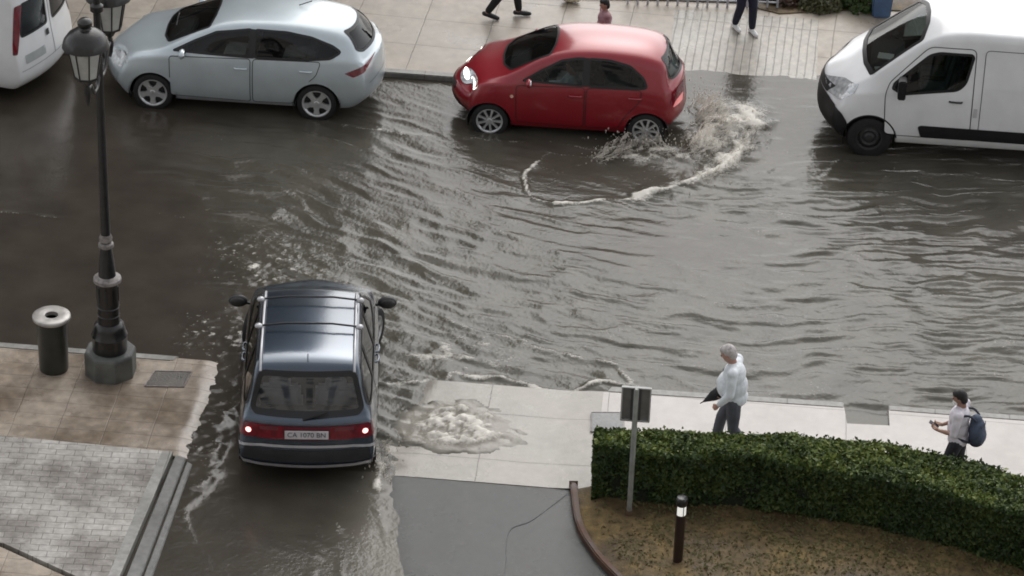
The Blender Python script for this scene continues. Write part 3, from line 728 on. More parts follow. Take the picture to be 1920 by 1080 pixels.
b2 = thing('apartment_building', 'long pale apartment block on the near side of the street facing the flood', 'building', (0, -43, 0))
mw2 = mat('render_wall', (.38, .36, .34), .85, var=.2, scale=1.5)
MB().box((-4, -6, 16), (96, 12, 32)).build('wall', mw2, b2, 0)
for fl in range(8):
    for k in range(13):
        f = MB().box((-44+k*6.6, .02, 3+fl*3.7), (2.2, .10, 2.0)).build('window', bpy.data.materials['window_frame'], b2, 0)
        MB().box((-44+k*6.6, .085, 3+fl*3.7), (2.0, .04, 1.8)).build('pane', mwin, f, 0)

# ================================================================== VEHICLES
def window(sh, root, pj, poly, name='window', m=None, wd=.022, wo=.012, off=.0):
    m = m or MT['glass']; sh.cut(pj, poly)
    g_ = sh.patch(name, pj, poly, m, root, off=off-.004); sh.ring('window_seal', pj, poly, wd, MT['seal'], g_, off=.004, wo=wo)
    return g_
def door(sh, root, pj, poly, pm, handle=None, hm=None, name='door'):
    d = sh.patch(name, pj, poly, pm, root, off=.0025, res=.07)
    sh.ring('door_gap', pj, poly, .005, MT['black'], d, off=.0045, wo=.006) if name == 'door' and root.name != 'driving_van' else None
    if handle:
        x, z = handle; h = sh.hit(pj, (x, z)); n = h[1]; sg = 1 if pj == 'L' else -1
        b = MB().tube([h[0]+Vector((-.095, 0, 0)), h[0]+Vector((-.08, sg*.028, .004)), h[0]+Vector((0, sg*.036, .006)), h[0]+Vector((.08, sg*.028, .004)), h[0]+Vector((.095, 0, 0))], .015, 8)
        b.build('door_handle', hm or pm, d, 80)
    return d
def wheels(sh, root, xf, xr, y, zc_, R, W, rimR, rimmat, style='spoke', arch=None, steer=0, spokes=5, archm=None, lip=.045, yh=.45):
    arch = arch or R+.05
    for x in (xf, xr):
        for sg, pj in ((1, 'L'), (-1, 'R')):
            c = circ(x, zc_, arch); sh.cut(pj, c, lambda q, s=sg: q.y*s > .4)
            sh.cut_under(x, zc_, arch, sg)
            a = circ(x, zc_, arch, 40, .03, pi-.03)+[(0, 0)]
            sh.ring('arch_lip', pj, a[:-1], .004, archm, root, off=.005, wo=lip, closed=False)
            wheelhouse(root, x, zc_, arch+.012, yh, y-.012, sg)
            make_wheel(root, x, sg*(y-W/2-.015), zc_, R, W, rimR, style, rimmat, steer=(steer if x == xf else 0), spokes=spokes)
def cut_under(s, x, z, r, sg):
    sel = [f for f in s.bm.faces if f.normal.z < -.3 and f.calc_center_median().y*sg > .5 and (f.calc_center_median().x-x)**2+(f.calc_center_median().z-z)**2 < r*r]
    bmesh.ops.delete(s.bm, geom=sel, context='FACES')
Shell.cut_under = cut_under
def floor_pan(root, x0, x1, y, z):
    MB().box(((x0+x1)/2, 0, z), (x0-x1, 2*y, .06)).build('floor_pan', MT['cabin'], root, 0)
def number_plate(root, loc, rz, tilt, txt, w_=.52, h_=.11):
    R_ = Matrix.Translation(loc) @ Matrix.Rotation(rz, 4, 'Z') @ Matrix.Rotation(tilt, 4, 'X')
    p = MB().box((0, 0, 0), (w_, .012, h_)).build('number_plate', MT['plate'], root, 0, bevel=.002); p.matrix_local = R_
    if txt: text_mesh('plate_text', txt, h_*.82, MT['ink'], p, Matrix.Translation((0, -.0075, 0)) @ Matrix.Rotation(pi/2, 4, 'X'))
    return p

# ---------------- silver car
def silver_car():
    root = thing('parked_car', 'silver family hatchback with five-spoke alloy wheels parked behind the lamp post', 'car', (-4.81, 5.47, -.03), pi+.008)
    pm = paint('silver_paint', (.54, .61, .645), metal=.4, rough=.32)
    sp = dict(xs=[2.14, 2.04, 1.85, 1.6, 1.35, 1.15, .95, .65, .35, 0, -.5, -1.0, -1.45, -1.72, -1.88, -2.02, -2.16, -2.26],
        c=dict(zl=[(2.2, .24), (1.8, .20), (-1.8, .21), (-2.3, .30)], yl=[(2.2, .60), (1.8, .76), (1.3, .80), (-1.5, .80), (-2.3, .66)],
        ym=[(2.2, .74), (1.9, .84), (1.4, .885), (0, .89), (-1.6, .885), (-2.0, .85), (-2.3, .78)], zm=[(2.2, .44), (-2.3, .50)], zs=[(2.2, .60), (1.5, .70), (-1.5, .78), (-2.3, .74)],
        yb=[(2.2, .66), (1.8, .79), (1.2, .84), (0, .84), (-1.6, .81), (-2.0, .76), (-2.3, .70)], zb=[(2.2, .69), (1.8, .84), (1.2, .95), (0, 1.0), (-1.6, 1.06), (-2.0, 1.03), (-2.3, .96)],
        yt=[(2.2, .52), (1.8, .66), (1.2, .72), (.95, .70), (.35, .62), (0, .60), (-1, .58), (-1.72, .56), (-1.9, .58), (-2.26, .62)],
        zt=[(2.2, .73), (1.8, .89), (1.3, .99), (1.15, 1.03), (.65, 1.25), (.35, 1.38), (0, 1.45), (-.5, 1.48), (-1, 1.46), (-1.45, 1.40), (-1.72, 1.33), (-1.88, 1.22), (-2.02, 1.12), (-2.16, 1.02), (-2.3, .99)],
        zc=[(2.2, .77), (1.8, .94), (1.3, 1.04), (1.15, 1.08), (.65, 1.36), (.35, 1.50), (0, 1.56), (-.5, 1.58), (-1, 1.57), (-1.45, 1.53), (-1.72, 1.48), (-1.82, 1.42), (-2.02, 1.20), (-2.16, 1.06), (-2.3, 1.0)]),
        fx=[-.08, 0, .04, .02, -.05, -.10], rx=[.10, .02, -.03, .0, .03, .05], bowf=.30, bowr=.20)
    sh = Shell(sp)
    for pj in 'LR':
        window(sh, root, pj, rpoly([(.96, 1.035), (.62, 1.20), (.30, 1.335), (-.20, 1.405), (-.24, 1.405), (-.24, 1.02)], .02), m=MT['glass'])
        window(sh, root, pj, rpoly([(-.30, 1.02), (-.30, 1.408), (-.8, 1.40), (-1.18, 1.345), (-1.52, 1.24), (-1.66, 1.16), (-1.50, 1.07), (-1.1, 1.03)], .05), m=MT['glass'])
        sh.patch('door_pillar', pj, [(-.235, 1.01), (-.235, 1.41), (-.305, 1.41), (-.305, 1.01)], MT['seal'], root, off=.003)
        door(sh, root, pj, rpoly([(1.00, .30), (1.02, .96), (-.25, 1.0), (-.25, .27)], .05), pm, (-.10, .84))
        door(sh, root, pj, rpoly([(-.29, .27), (-.29, 1.0), (-1.35, 1.02), (-1.28, .80), (-.98, .52), (-.92, .29)], .06), pm, (-1.12, .86))
        sh.patch('headlight', pj, rpoly([(2.0, .60), (1.99, .74), (1.70, .84), (1.66, .80), (1.82, .66)], .03), MT['lens'], root, off=.004)
        sh.patch('tail_light', pj, rpoly([(-1.72, .86), (-1.86, .80), (-2.02, .86), (-2.14, 1.02), (-2.05, .98), (-1.85, .91)], .02), MT['tail'], root, off=.006, res=.03)
        sh.patch('side_moulding', pj, rpoly([(.85, .225), (.85, .27), (-.85, .275), (-.85, .235)], .01), MT['greybar'], root, off=.01)
    window(sh, root, 'T', rpoly([(1.06, .60), (.42, .55), (.36, .3), (.34, 0), (.36, -.3), (.42, -.55), (1.06, -.60), (1.16, -.35), (1.18, 0), (1.16, .35)], .04), 'windscreen', MT['screen'])
    window(sh, root, 'B', rpoly([(-.44, 1.385), (.44, 1.385), (.60, 1.15), (.5, 1.10), (-.5, 1.10), (-.60, 1.15)], .04), 'rear_window', MT['glassdark'])
    sh.patch('air_intake', 'F', rpoly([(-.55, .28), (.55, .28), (.5, .42), (-.5, .42)], .04), MT['black'], root, off=.006)
    sh.patch('grille', 'F', rpoly([(-.24, .50), (.24, .50), (.30, .66), (-.30, .66)], .05), MT['black'], root, off=.006)
    for s_ in (1, -1): sh.patch('fog_light', 'F', rpoly([(s_*.60, .36), (s_*.72, .36), (s_*.72, .45), (s_*.60, .43)], .02), MT['lens'], root, off=.008)
    sh.ring('bumper_seam', 'B', [(-.70, .66), (-.3, .70), (.3, .70), (.70, .66)], .006, MT['black'], root, off=.004, closed=False)
    wheels(sh, root, 1.29, -1.29, .885, .31, .315, .20, .225, MT['alloy'], archm=pm, arch=.365)
    mirror_part(root, .80, .85, 1.03, pm); mirror_part(root, .80, -.85, 1.03, pm)
    MB().tube([(-.9, 0, 1.575), (-1.10, 0, 1.66)], .008, 6).build('aerial', MT['black'], root)
    floor_pan(root, 1.3, -1.9, .68, .34)
    for y in (.37, -.37): seat(root, .0, y, .36); seat(root, -.95, y, .38)
    MB().box((.98, 0, .88), (.35, 1.3, .16)).build('dashboard', MT['cabin'], root, 0, bevel=.03)
    sh.finish(root, pm)
    for y in (.07,): MB().tube([(1.08, -.45, 1.10), (1.03, .12, 1.145)], .008, 6).build('wiper', MT['black'], root)
silver_car()

# ---------------- red car
def red_car():
    root = thing('driving_car', 'small rounded red hatchback ploughing through the flood with lit headlights', 'car', (.40, 5.44, -.09), pi+.015)
    pm = paint('red_paint', (.27, .004, .014), metal=.15, rough=.3)
    sp = dict(xs=[1.89, 1.80, 1.62, 1.40, 1.2, 1.0, .8, .55, .25, -.1, -.5, -.95, -1.25, -1.48, -1.60, -1.70, -1.80],
        c=dict(zl=[(1.9, .26), (1.5, .21), (-1.4, .22), (-1.8, .30)], yl=[(1.9, .50), (1.5, .70), (1.1, .75), (-1.2, .75), (-1.8, .58)],
        ym=[(1.9, .66), (1.6, .78), (1.2, .83), (0, .83), (-1.3, .83), (-1.6, .79), (-1.85, .70)], zm=[(1.9, .48), (-1.8, .50)], zs=[(1.9, .62), (1.2, .76), (-1.3, .80), (-1.8, .74)],
        yb=[(1.9, .56), (1.6, .70), (1.2, .77), (0, .79), (-1.3, .77), (-1.6, .72), (-1.85, .64)], zb=[(1.9, .70), (1.6, .84), (1.2, .93), (0, .97), (-1.3, 1.0), (-1.85, .94)],
        yt=[(1.9, .42), (1.6, .56), (1.1, .66), (.8, .66), (.25, .59), (-.1, .57), (-.95, .56), (-1.4, .55), (-1.6, .57), (-1.85, .58)],
        zt=[(1.9, .74), (1.6, .88), (1.2, .97), (1.0, 1.02), (.8, 1.12), (.55, 1.26), (.25, 1.39), (-.1, 1.44), (-.5, 1.45), (-.95, 1.43), (-1.25, 1.39), (-1.48, 1.33), (-1.60, 1.18), (-1.70, 1.03), (-1.85, .97)],
        zc=[(1.9, .78), (1.6, .93), (1.2, 1.02), (1.02, 1.07), (.8, 1.2), (.55, 1.35), (.25, 1.49), (-.1, 1.54), (-.5, 1.55), (-.95, 1.53), (-1.25, 1.49), (-1.46, 1.43), (-1.58, 1.28), (-1.70, 1.08), (-1.85, 1.0)]),
        fx=[-.06, 0, .03, .01, -.06, -.12], rx=[.08, 0, -.04, .0, .02, .04], bowf=.34, bowr=.18)
    sh = Shell(sp)
    for pj in 'LR':
        window(sh, root, pj, rpoly([(.72, 1.005), (.45, 1.17), (.14, 1.33), (-.10, 1.375), (-.22, 1.38), (-.22, .99)], .025), m=MT['glass'])
        window(sh, root, pj, rpoly([(-.28, .99), (-.28, 1.38), (-.60, 1.375), (-.92, 1.31), (-1.14, 1.15), (-1.20, 1.03), (-1.15, 1.0)], .05), m=MT['glassdark'])
        sh.patch('door_pillar', pj, [(-.215, .985), (-.215, 1.385), (-.285, 1.385), (-.285, .985)], MT['seal'], root, off=.003)
        door(sh, root, pj, rpoly([(.80, .32), (.82, .93), (-.24, .97), (-.24, .29)], .06), pm, (-.10, .83))
        door(sh, root, pj, rpoly([(-.27, .29), (-.27, .97), (-1.12, .98), (-1.1, .80), (-.86, .52), (-.78, .31)], .07), pm, (-1.02, .85))
        sh.patch('headlight', pj, [(1.57+.155*cos(a)-.02*sin(a), .80+.085*sin(a)+.045*cos(a)*-1) for a in np.linspace(0, 2*pi, 22)[:-1]], MT['lens'], root, off=.012)
        sh.patch('headlight_bulb', pj, circ(1.62, .795, .055, 14), MT['lenson'], root, off=.016, res=.03)
        sh.patch('headlight_bulb', pj, circ(1.50, .80, .038, 14), MT['lenson'], root, off=.016, res=.03)
        sh.patch('tail_light', pj, rpoly([(-1.56, .76), (-1.60, .92), (-1.74, .96), (-1.76, .70), (-1.68, .66)], .03), MT['tail'], root, off=.008, res=.03)
        sh.patch('tail_bulb', pj, rpoly([(-1.60, .70), (-1.64, .78), (-1.74, .80), (-1.74, .68)], .02), MT['tailpink'], root, off=.013, res=.03)
        sh.patch('side_repeater', pj, circ(.88, .76, .028, 10), MT['amber'], root, off=.01, res=.05)
    window(sh, root, 'T', rpoly([(.92, .56), (.32, .52), (.25, .3), (.23, 0), (.25, -.3), (.32, -.52), (.92, -.56), (1.05, -.33), (1.08, 0), (1.05, .33)], .05), 'windscreen', MT['screen'])
    window(sh, root, 'B', rpoly([(-.42, 1.37), (.42, 1.37), (.56, 1.12), (.46, 1.06), (-.46, 1.06), (-.56, 1.12)], .05), 'rear_window', MT['glass'])
    sh.patch('grille', 'F', rpoly([(-.30, .56), (.30, .56), (.26, .66), (-.26, .66)], .03), MT['black'], root, off=.006)
    sh.patch('air_intake', 'F', rpoly([(-.45, .30), (.45, .30), (.42, .44), (-.42, .44)], .04), MT['black'], root, off=.006)
    wheels(sh, root, 1.215, -1.215, .82, .29, .29, .18, .205, MT['alloy'], archm=pm, arch=.335, spokes=9)
    mirror_part(root, .62, .79, 1.0, pm, .9); mirror_part(root, .62, -.79, 1.0, pm, .9)
    floor_pan(root, 1.1, -1.5, .62, .34)
    for y in (.34, -.34): seat(root, -.1, y, .36); seat(root, -.85, y, .38)
    MB().box((.82, 0, .86), (.30, 1.2, .16)).build('dashboard', MT['cabin'], root, 0, bevel=.03)
    R_ = Matrix.Rotation(-.9, 3, 'Y')
    MB().tube([Vector((.46, .34, .97))+R_ @ Vector((.18*cos(a), .18*sin(a), 0)) for a in np.linspace(0, 2*pi, 20)], .014, 6, cap=False).build('steering_wheel', MT['black'], root, 80)
    MB().tube([(-1.57, .1, 1.33), (-1.66, .30, 1.20)], .01, 5).build('wiper', MT['black'], root)
    sh.patch('sun_shade', 'B', rpoly([(-.38, 1.20), (.42, 1.24), (.44, 1.10), (-.38, 1.09)], .02), MT['paper'], root, off=-.03)
    sh.finish(root, pm)
    return root
red_car()

# ---------------- dark people carrier (rear towards us)
def people_carrier():
    root = thing('driving_car', 'dark blue people carrier with roof rails and lit brake lights leaving the driveway', 'car', (-2.405, -3.30, -.04), radians(97))
    pm = paint('dark_paint', (.036, .056, .085), metal=.7, rough=.25); pm.node_tree.nodes['Principled BSDF'].inputs['Coat IOR'].default_value = 1.75
    sp = dict(xs=[2.02, 1.9, 1.7, 1.45, 1.2, .95, .65, .35, .1, -.5, -1.1, -1.5, -1.68, -1.80, -1.92, -2.02, -2.10],
        c=dict(zl=[(2.1, .26), (1.6, .22), (-1.7, .24), (-2.1, .27)], yl=[(2.1, .60), (1.6, .76), (1.2, .82), (-1.4, .83), (-2.1, .78)],
        ym=[(2.1, .72), (1.7, .85), (1.2, .90), (0, .905), (-1.4, .905), (-1.8, .89), (-2.12, .86)], zm=[(2.1, .46), (-2.1, .48)], zs=[(2.1, .60), (1.2, .76), (-1.5, .82), (-2.1, .72)],
        yb=[(2.1, .62), (1.7, .77), (1.2, .83), (0, .85), (-1.5, .84), (-1.8, .83), (-2.12, .82)], zb=[(2.1, .70), (1.6, .86), (1.2, .94), (0, 1.0), (-1.5, 1.04), (-2.1, .96)],
        yt=[(2.1, .48), (1.7, .62), (1.2, .72), (.95, .72), (.35, .66), (0, .655), (-1, .65), (-1.5, .65), (-1.68, .66), (-1.8, .70), (-2.1, .78)],
        zt=[(2.1, .74), (1.7, .88), (1.3, .97), (1.15, 1.02), (.95, 1.12), (.65, 1.34), (.35, 1.545), (.1, 1.62), (-.5, 1.655), (-1.1, 1.655), (-1.5, 1.64), (-1.68, 1.58), (-1.80, 1.28), (-1.92, 1.08), (-2.02, 1.02), (-2.12, .99)],
        zc=[(2.1, .78), (1.7, .92), (1.3, 1.02), (1.15, 1.08), (.95, 1.2), (.65, 1.42), (.35, 1.60), (.1, 1.66), (-.5, 1.695), (-1.1, 1.695), (-1.5, 1.68), (-1.66, 1.64), (-1.76, 1.48), (-1.92, 1.12), (-2.02, 1.05), (-2.12, 1.0)]),
        fx=[-.06, 0, .03, .01, -.05, -.10], rx=[.07, -.02, -.05, .02, .03, .05], bowf=.28, bowr=.12, ct=.5)
    sh = Shell(sp)
    for pj in 'LR':
        window(sh, root, pj, rpoly([(1.0, 1.03), (.62, 1.30), (.30, 1.49), (-.12, 1.55), (-.12, 1.02)], .025), m=MT['glassdark'])
        window(sh, root, pj, rpoly([(-.18, 1.02), (-.18, 1.555), (-.95, 1.56), (-.95, 1.05)], .03), m=MT['glassdark'])
        window(sh, root, pj, rpoly([(-1.01, 1.06), (-1.01, 1.56), (-1.52, 1.54), (-1.68, 1.40), (-1.76, 1.13), (-1.7, 1.08)], .04), m=MT['glassdark'])
        for q in (-.15, -.98): sh.patch('door_pillar', pj, [(q+.035, 1.03), (q+.035, 1.56), (q-.035, 1.56), (q-.035, 1.03)], MT['seal'], root, off=.003)
        door(sh, root, pj, rpoly([(.92, .34), (.95, .96), (-.14, 1.0), (-.14, .32)], .06), pm, (-.02, .88))
        door(sh, root, pj, rpoly([(-.18, .32), (-.18, 1.0), (-1.0, 1.03), (-1.0, .72), (-.90, .32)], .06), pm, (-.30, .90))
        sh.patch('headlight', pj, rpoly([(1.95, .62), (1.93, .74), (1.66, .82), (1.70, .66)], .03), MT['lens'], root, off=.004)
        sh.patch('side_moulding', pj, rpoly([(.88, .44), (.88, .52), (-.85, .54), (-.85, .46)], .01), MT['trim'], root, off=.012)
        sg = 1 if pj == 'L' else -1
        sh.patch('tail_light', pj, rpoly([(-1.86, .78), (-1.86, .97), (-2.06, .95), (-2.06, .76)], .03), MT['tail'], root, off=.008, res=.04)
    window(sh, root, 'T', rpoly([(1.06, .62), (.42, .60), (.36, .3), (.34, 0), (.36, -.3), (.42, -.60), (1.06, -.62), (1.16, -.35), (1.18, 0), (1.16, .35)], .04), 'windscreen', MT['glassdark'])
    rw_ = window(sh, root, 'B', rpoly([(-.60, 1.53), (.60, 1.53), (.70, 1.12), (.66, 1.07), (-.66, 1.07), (-.70, 1.12)], .07, 5), 'rear_window', glass('hatch_glass', (.80, .84, .88), 1.9), wd=.035, wo=.03)
    # rear face furniture
    for s_ in (1, -1):
        sh.patch('tail_light', 'B', rpoly([(s_*.30, .79), (s_*.30, .955), (s_*.80, .955), (s_*.825, .80), (s_*.80, .76)], .02), MT['tail'], root, off=.008)
        sh.patch('brake_light', 'B', circ(s_*.745, .86, .036, 16), MT['tailon'], root, off=.014, res=.03)
        sh.patch('reversing_light', 'B', rpoly([(s_*.36, .89), (s_*.36, .94), (s_*.60, .94), (s_*.60, .89)], .01), mat('smoked_lens', (.16, .03, .04), .2, coat=1) if s_ == 1 else bpy.data.materials['smoked_lens'], root, off=.012)
    sh.patch('tailgate_garnish', 'B', rpoly([(-.30, .76), (-.30, .955), (.30, .955), (.30, .76)], .01), mat('garnish', (.12, .012, .022), .25, coat=.6), root, off=.006)
    h = sh.hit('B', (0, .855)); number_plate(root, h[0]+Vector((-.03, 0, 0)), -pi/2, -.10, 'CA 1070 BN', .56, .115)
    sh.ring('bumper_trim', 'B', [(-.86, .64), (-.6, .67), (0, .675), (.6, .67), (.86, .64)], .018, MT['greybar'], root, off=.012, wo=.018, closed=False)
    sh.patch('bumper_band', 'B', rpoly([(-.83, .46), (-.80, .62), (.80, .62), (.83, .46)], .02), MT['trim'], root, off=.006)
    sh.ring('bumper_trim', 'B', [(-.86, .43), (-.6, .405), (0, .40), (.6, .405), (.86, .43)], .022, MT['greybar'], root, off=.018, wo=.024, closed=False)
    sh.patch('bumper_skirt', 'B', rpoly([(-.76, .26), (-.80, .36), (.80, .36), (.76, .26)], .02), MT['black'], root, off=.006)
    hx = sh.hit('B', (.02, 1.04))[0]; MB().tube([hx+Vector((-.02, .03, -.01)), hx+Vector((.0, -.30, .10))], [.018, .008], 6).build('wiper', MT['black'], root)
    wheels(sh, root, 1.36, -1.30, .90, .32, .32, .21, .21, MT['alloy'], archm=pm, arch=.375, steer=-.35)
    mirror_part(root, .86, .90, 1.03, MT['trim'], 1.2, MT['steelrim']); mirror_part(root, .86, -.90, 1.03, MT['trim'], 1.2, MT['steelrim'])  # mirror glass coloured dark, standing in for the dark ground it mirrors
    for s_ in (1, -1):
        zz = lambda x: lerpc(sp['c']['zc'], x)
        pts = [(x, s_*.60, sh.hit('T', (x, s_*.60))[0].z+(.045 if -1.55 < x < .1 else .01)) for x in (.22, .08, -.3, -.7, -1.1, -1.5, -1.66)]
        MB().tube(pts, .017, 8).build('roof_rail', MT['greybar'], root, 80)
    for x in (-.16, -.86):
        z = sh.hit('T', (x, .6))[0].z+.075
        cb = MB().tube([(x+.02, -.67, z-.015), (x+.02, -.3, z+.03), (x+.02, .3, z+.03), (x+.02, .67, z-.015)], .013, 6).build('crossbar', MT['black'], root, 80)
        for s_ in (1, -1): MB().ball((x+.01, s_*.655, z-.01), (.05, .055, .035), 10, 6).build('bar_foot', MT['greybar'], cb, 80)
    MB().tube([(-1.42, 0, 1.69), (-1.55, 0, 1.78)], .007, 5).build('aerial', MT['black'], root)
    floor_pan(root, 1.3, -1.75, .72, .36)
    hs_ = mat('rear_seat_fabric', (.34, .36, .40), .9)
    for y in (.36, -.36):
        seat(root, .1, y, .42); seat(root, -1.15, y, .50, w=.56, h=.55, head=True, m=hs_)
    MB().box((.98, 0, .90), (.35, 1.3, .16)).build('dashboard', MT['cabin'], root, 0, bevel=.03)
    MB().box((-1.70, 0, .93), (.35, 1.35, .03)).build('parcel_shelf', MT['cabin'], root, 0)
    sh.finish(root, pm)
people_carrier()

# ---------------- vans
def van_spec(L0, L1, H):
    k = H-2.29
    return dict(xs=[2.66, 2.58, 2.42, 2.2, 1.98, 1.75, 1.5, 1.25, 1.0, .75, .4, 0, -.6, -1.2, -1.8, -2.3, -2.6, -2.72, -2.80],
        c=dict(zl=[(2.7, .30), (2.2, .27), (-2.6, .30), (-2.8, .34)], yl=[(2.7, .72), (2.3, .88), (1.8, .93), (-2.5, .93), (-2.8, .88)],
        ym=[(2.7, .84), (2.4, .97), (1.9, 1.02), (-2.5, 1.02), (-2.8, .98)], zm=[(2.7, .52), (-2.8, .6)], zs=[(2.7, .74), (2.0, .86), (0, .95), (-2.8, .95)],
        yb=[(2.7, .74), (2.4, .88), (1.9, .97), (0, .985), (-2.8, .96)], zb=[(2.7, .90), (2.4, 1.0), (1.9, 1.12), (0, 1.25), (-2.8, 1.25)],
        yt=[(2.7, .60), (2.4, .74), (1.95, .84), (1.5, .81), (1.1, .78), (.7, .82), (0, .85), (-2.8, .84)],
        zt=[(2.7, .95), (2.4, 1.07), (2.2, 1.16), (1.98, 1.27), (1.75, 1.46), (1.5, 1.67), (1.25, 1.87+k*.3), (1.0, 2.03+k*.7), (.75, 2.11+k), (.4, 2.15+k), (-2.6, 2.15+k), (-2.8, 2.10+k)],
        zc=[(2.7, 1.0), (2.4, 1.15), (2.2, 1.24), (1.98, 1.37), (1.75, 1.56), (1.5, 1.78), (1.25, 1.99+k*.3), (1.0, 2.15+k*.7), (.75, 2.24+k), (.4, 2.28+k), (-2.6, 2.28+k), (-2.8, 2.22+k)]),
        fx=[-.08, .0, .03, .02, -.03, -.06], rx=[.02, 0, -.01, .0, .0, .02], bowf=.26, bowr=.05, ct=.6, cb=.5)
def white_van():
    root = thing('driving_van', 'white panel van with black bumper and side strip facing the red car', 'van', (6.91, 5.76, -.04), pi)
    pm = paint('white_paint', (.84, .85, .86), metal=0, rough=.3)
    sh = Shell(van_spec(0, 0, 2.29))
    for pj in 'LR':
        window(sh, root, pj, rpoly([(1.56, 1.21), (1.54, 1.29), (1.03, 1.78), (.88, 1.83), (.40, 1.845), (.365, 1.80), (.45, 1.38), (.56, 1.26), (1.40, 1.13)], [.02, .02, .1, .05, .04, .04, .08, .1, .06]), m=MT['glassdark'], wd=.03)
        dd = door(sh, root, pj, rpoly([(1.62, .46), (1.64, 1.06), (1.40, 1.075), (.60, 1.20), (.34, 1.30), (.34, .46)], [.08, .02, .02, .02, .02, .08], 5), pm, (.58, 1.08), MT['black'])
        sh.ring('door_gap', pj, rpoly([(1.62, .44), (1.66, 1.12), (1.60, 1.30), (1.04, 1.90), (.34, 1.93), (.32, .44)], [.08, .1, .05, .1, .1, .08], 5), .006, MT['seal'], dd, off=.005, wo=.006)
        sh.ring('sliding_door_gap', pj, rpoly([(.20, .44), (.20, 1.93), (-1.05, 1.93), (-1.05, .44)], .08), .006, MT['seal'], root, off=.004, wo=.004)
        sh.patch('side_strip', pj, rpoly([(1.06, .44), (1.12, .62), (1.08, .65), (-.95, .65), (-.95, .46), (.95, .44)], .04), MT['black'], root, off=.016)
        sh.patch('fuel_flap', pj, rpoly([(.30, .84), (.30, .99), (.24, .99), (.24, .84)], .01), mat('flap_grey', (.55, .56, .56), .4) if pj == 'L' else bpy.data.materials['flap_grey'], root, off=.005)
        sh.patch('headlight', pj, rpoly([(2.52, .86), (2.58, .98), (2.28, 1.13), (2.06, 1.20), (2.12, 1.07), (2.35, .90)], .03), MT['lens'], root, off=.006)
        sh.patch('bumper', pj, rpoly([(2.68, .30), (2.72, .80), (2.50, .84), (2.30, .74), (2.20, .60), (2.2, .3)], .04), MT['black'], root, off=.012)
        sh.ring('body_crease', pj, [(.15, 1.33), (-1.05, 1.33)], .008, pm, root, off=.006, wo=.008, closed=False)
    sh.patch('bumper', 'F', rpoly([(-.86, .30), (-.86, .80), (-.5, .84), (.5, .84), (.86, .80), (.86, .30)], .05), MT['black'], root, off=.012)
    sh.patch('grille', 'F', rpoly([(-.50, .85), (-.56, .98), (.56, .98), (.50, .85)], .03), MT['black'], root, off=.008)
    window(sh, root, 'T', rpoly([(1.90, .81), (1.16, .71), (1.07, .35), (1.05, 0), (1.07, -.35), (1.16, -.71), (1.90, -.81), (2.0, -.4), (2.02, 0), (2.0, .4)], .05), 'windscreen', MT['screen'], wd=.05)
    wheels(sh, root, 1.84, -1.84, 1.01, .34, .345, .23, .20, MT['steelrim'], style='steel', archm=MT['black'], arch=.40, lip=.02)
    for s_ in (1, -1):
        mr_ = MB().box((1.42, s_*1.10, 1.30), (.12, .20, .32)).tube([(1.46, s_*.95, 1.2), (1.43, s_*1.06, 1.22)], .03, 6).build('wing_mirror', MT['black'], root, 30, bevel=.03)
    floor_pan(root, 1.8, -2.6, .85, .42)
    for y in (.55, 0, -.55): seat(root, .75, y, .62, w=.46, h=.66)
    ds = MB().box((1.62, 0, 1.17), (.54, 1.55, .12)).build('dashboard', MT['cabin'], root, 0, bevel=.03)
    for x, y, a in ((1.70, .42, .2), (1.66, -.05, -.15), (1.50, .20, .1)):
        MB().box((x, y, 1.25), (.24, .20, .02), rz=a).build('paper_sheet', MT['paper'], ds, 0)
    MB().box((.30, 0, 1.25), (.04, 1.7, 1.6)).build('bulkhead', MT['cabin'], root, 0)
    sh.finish(root, pm)
white_van()
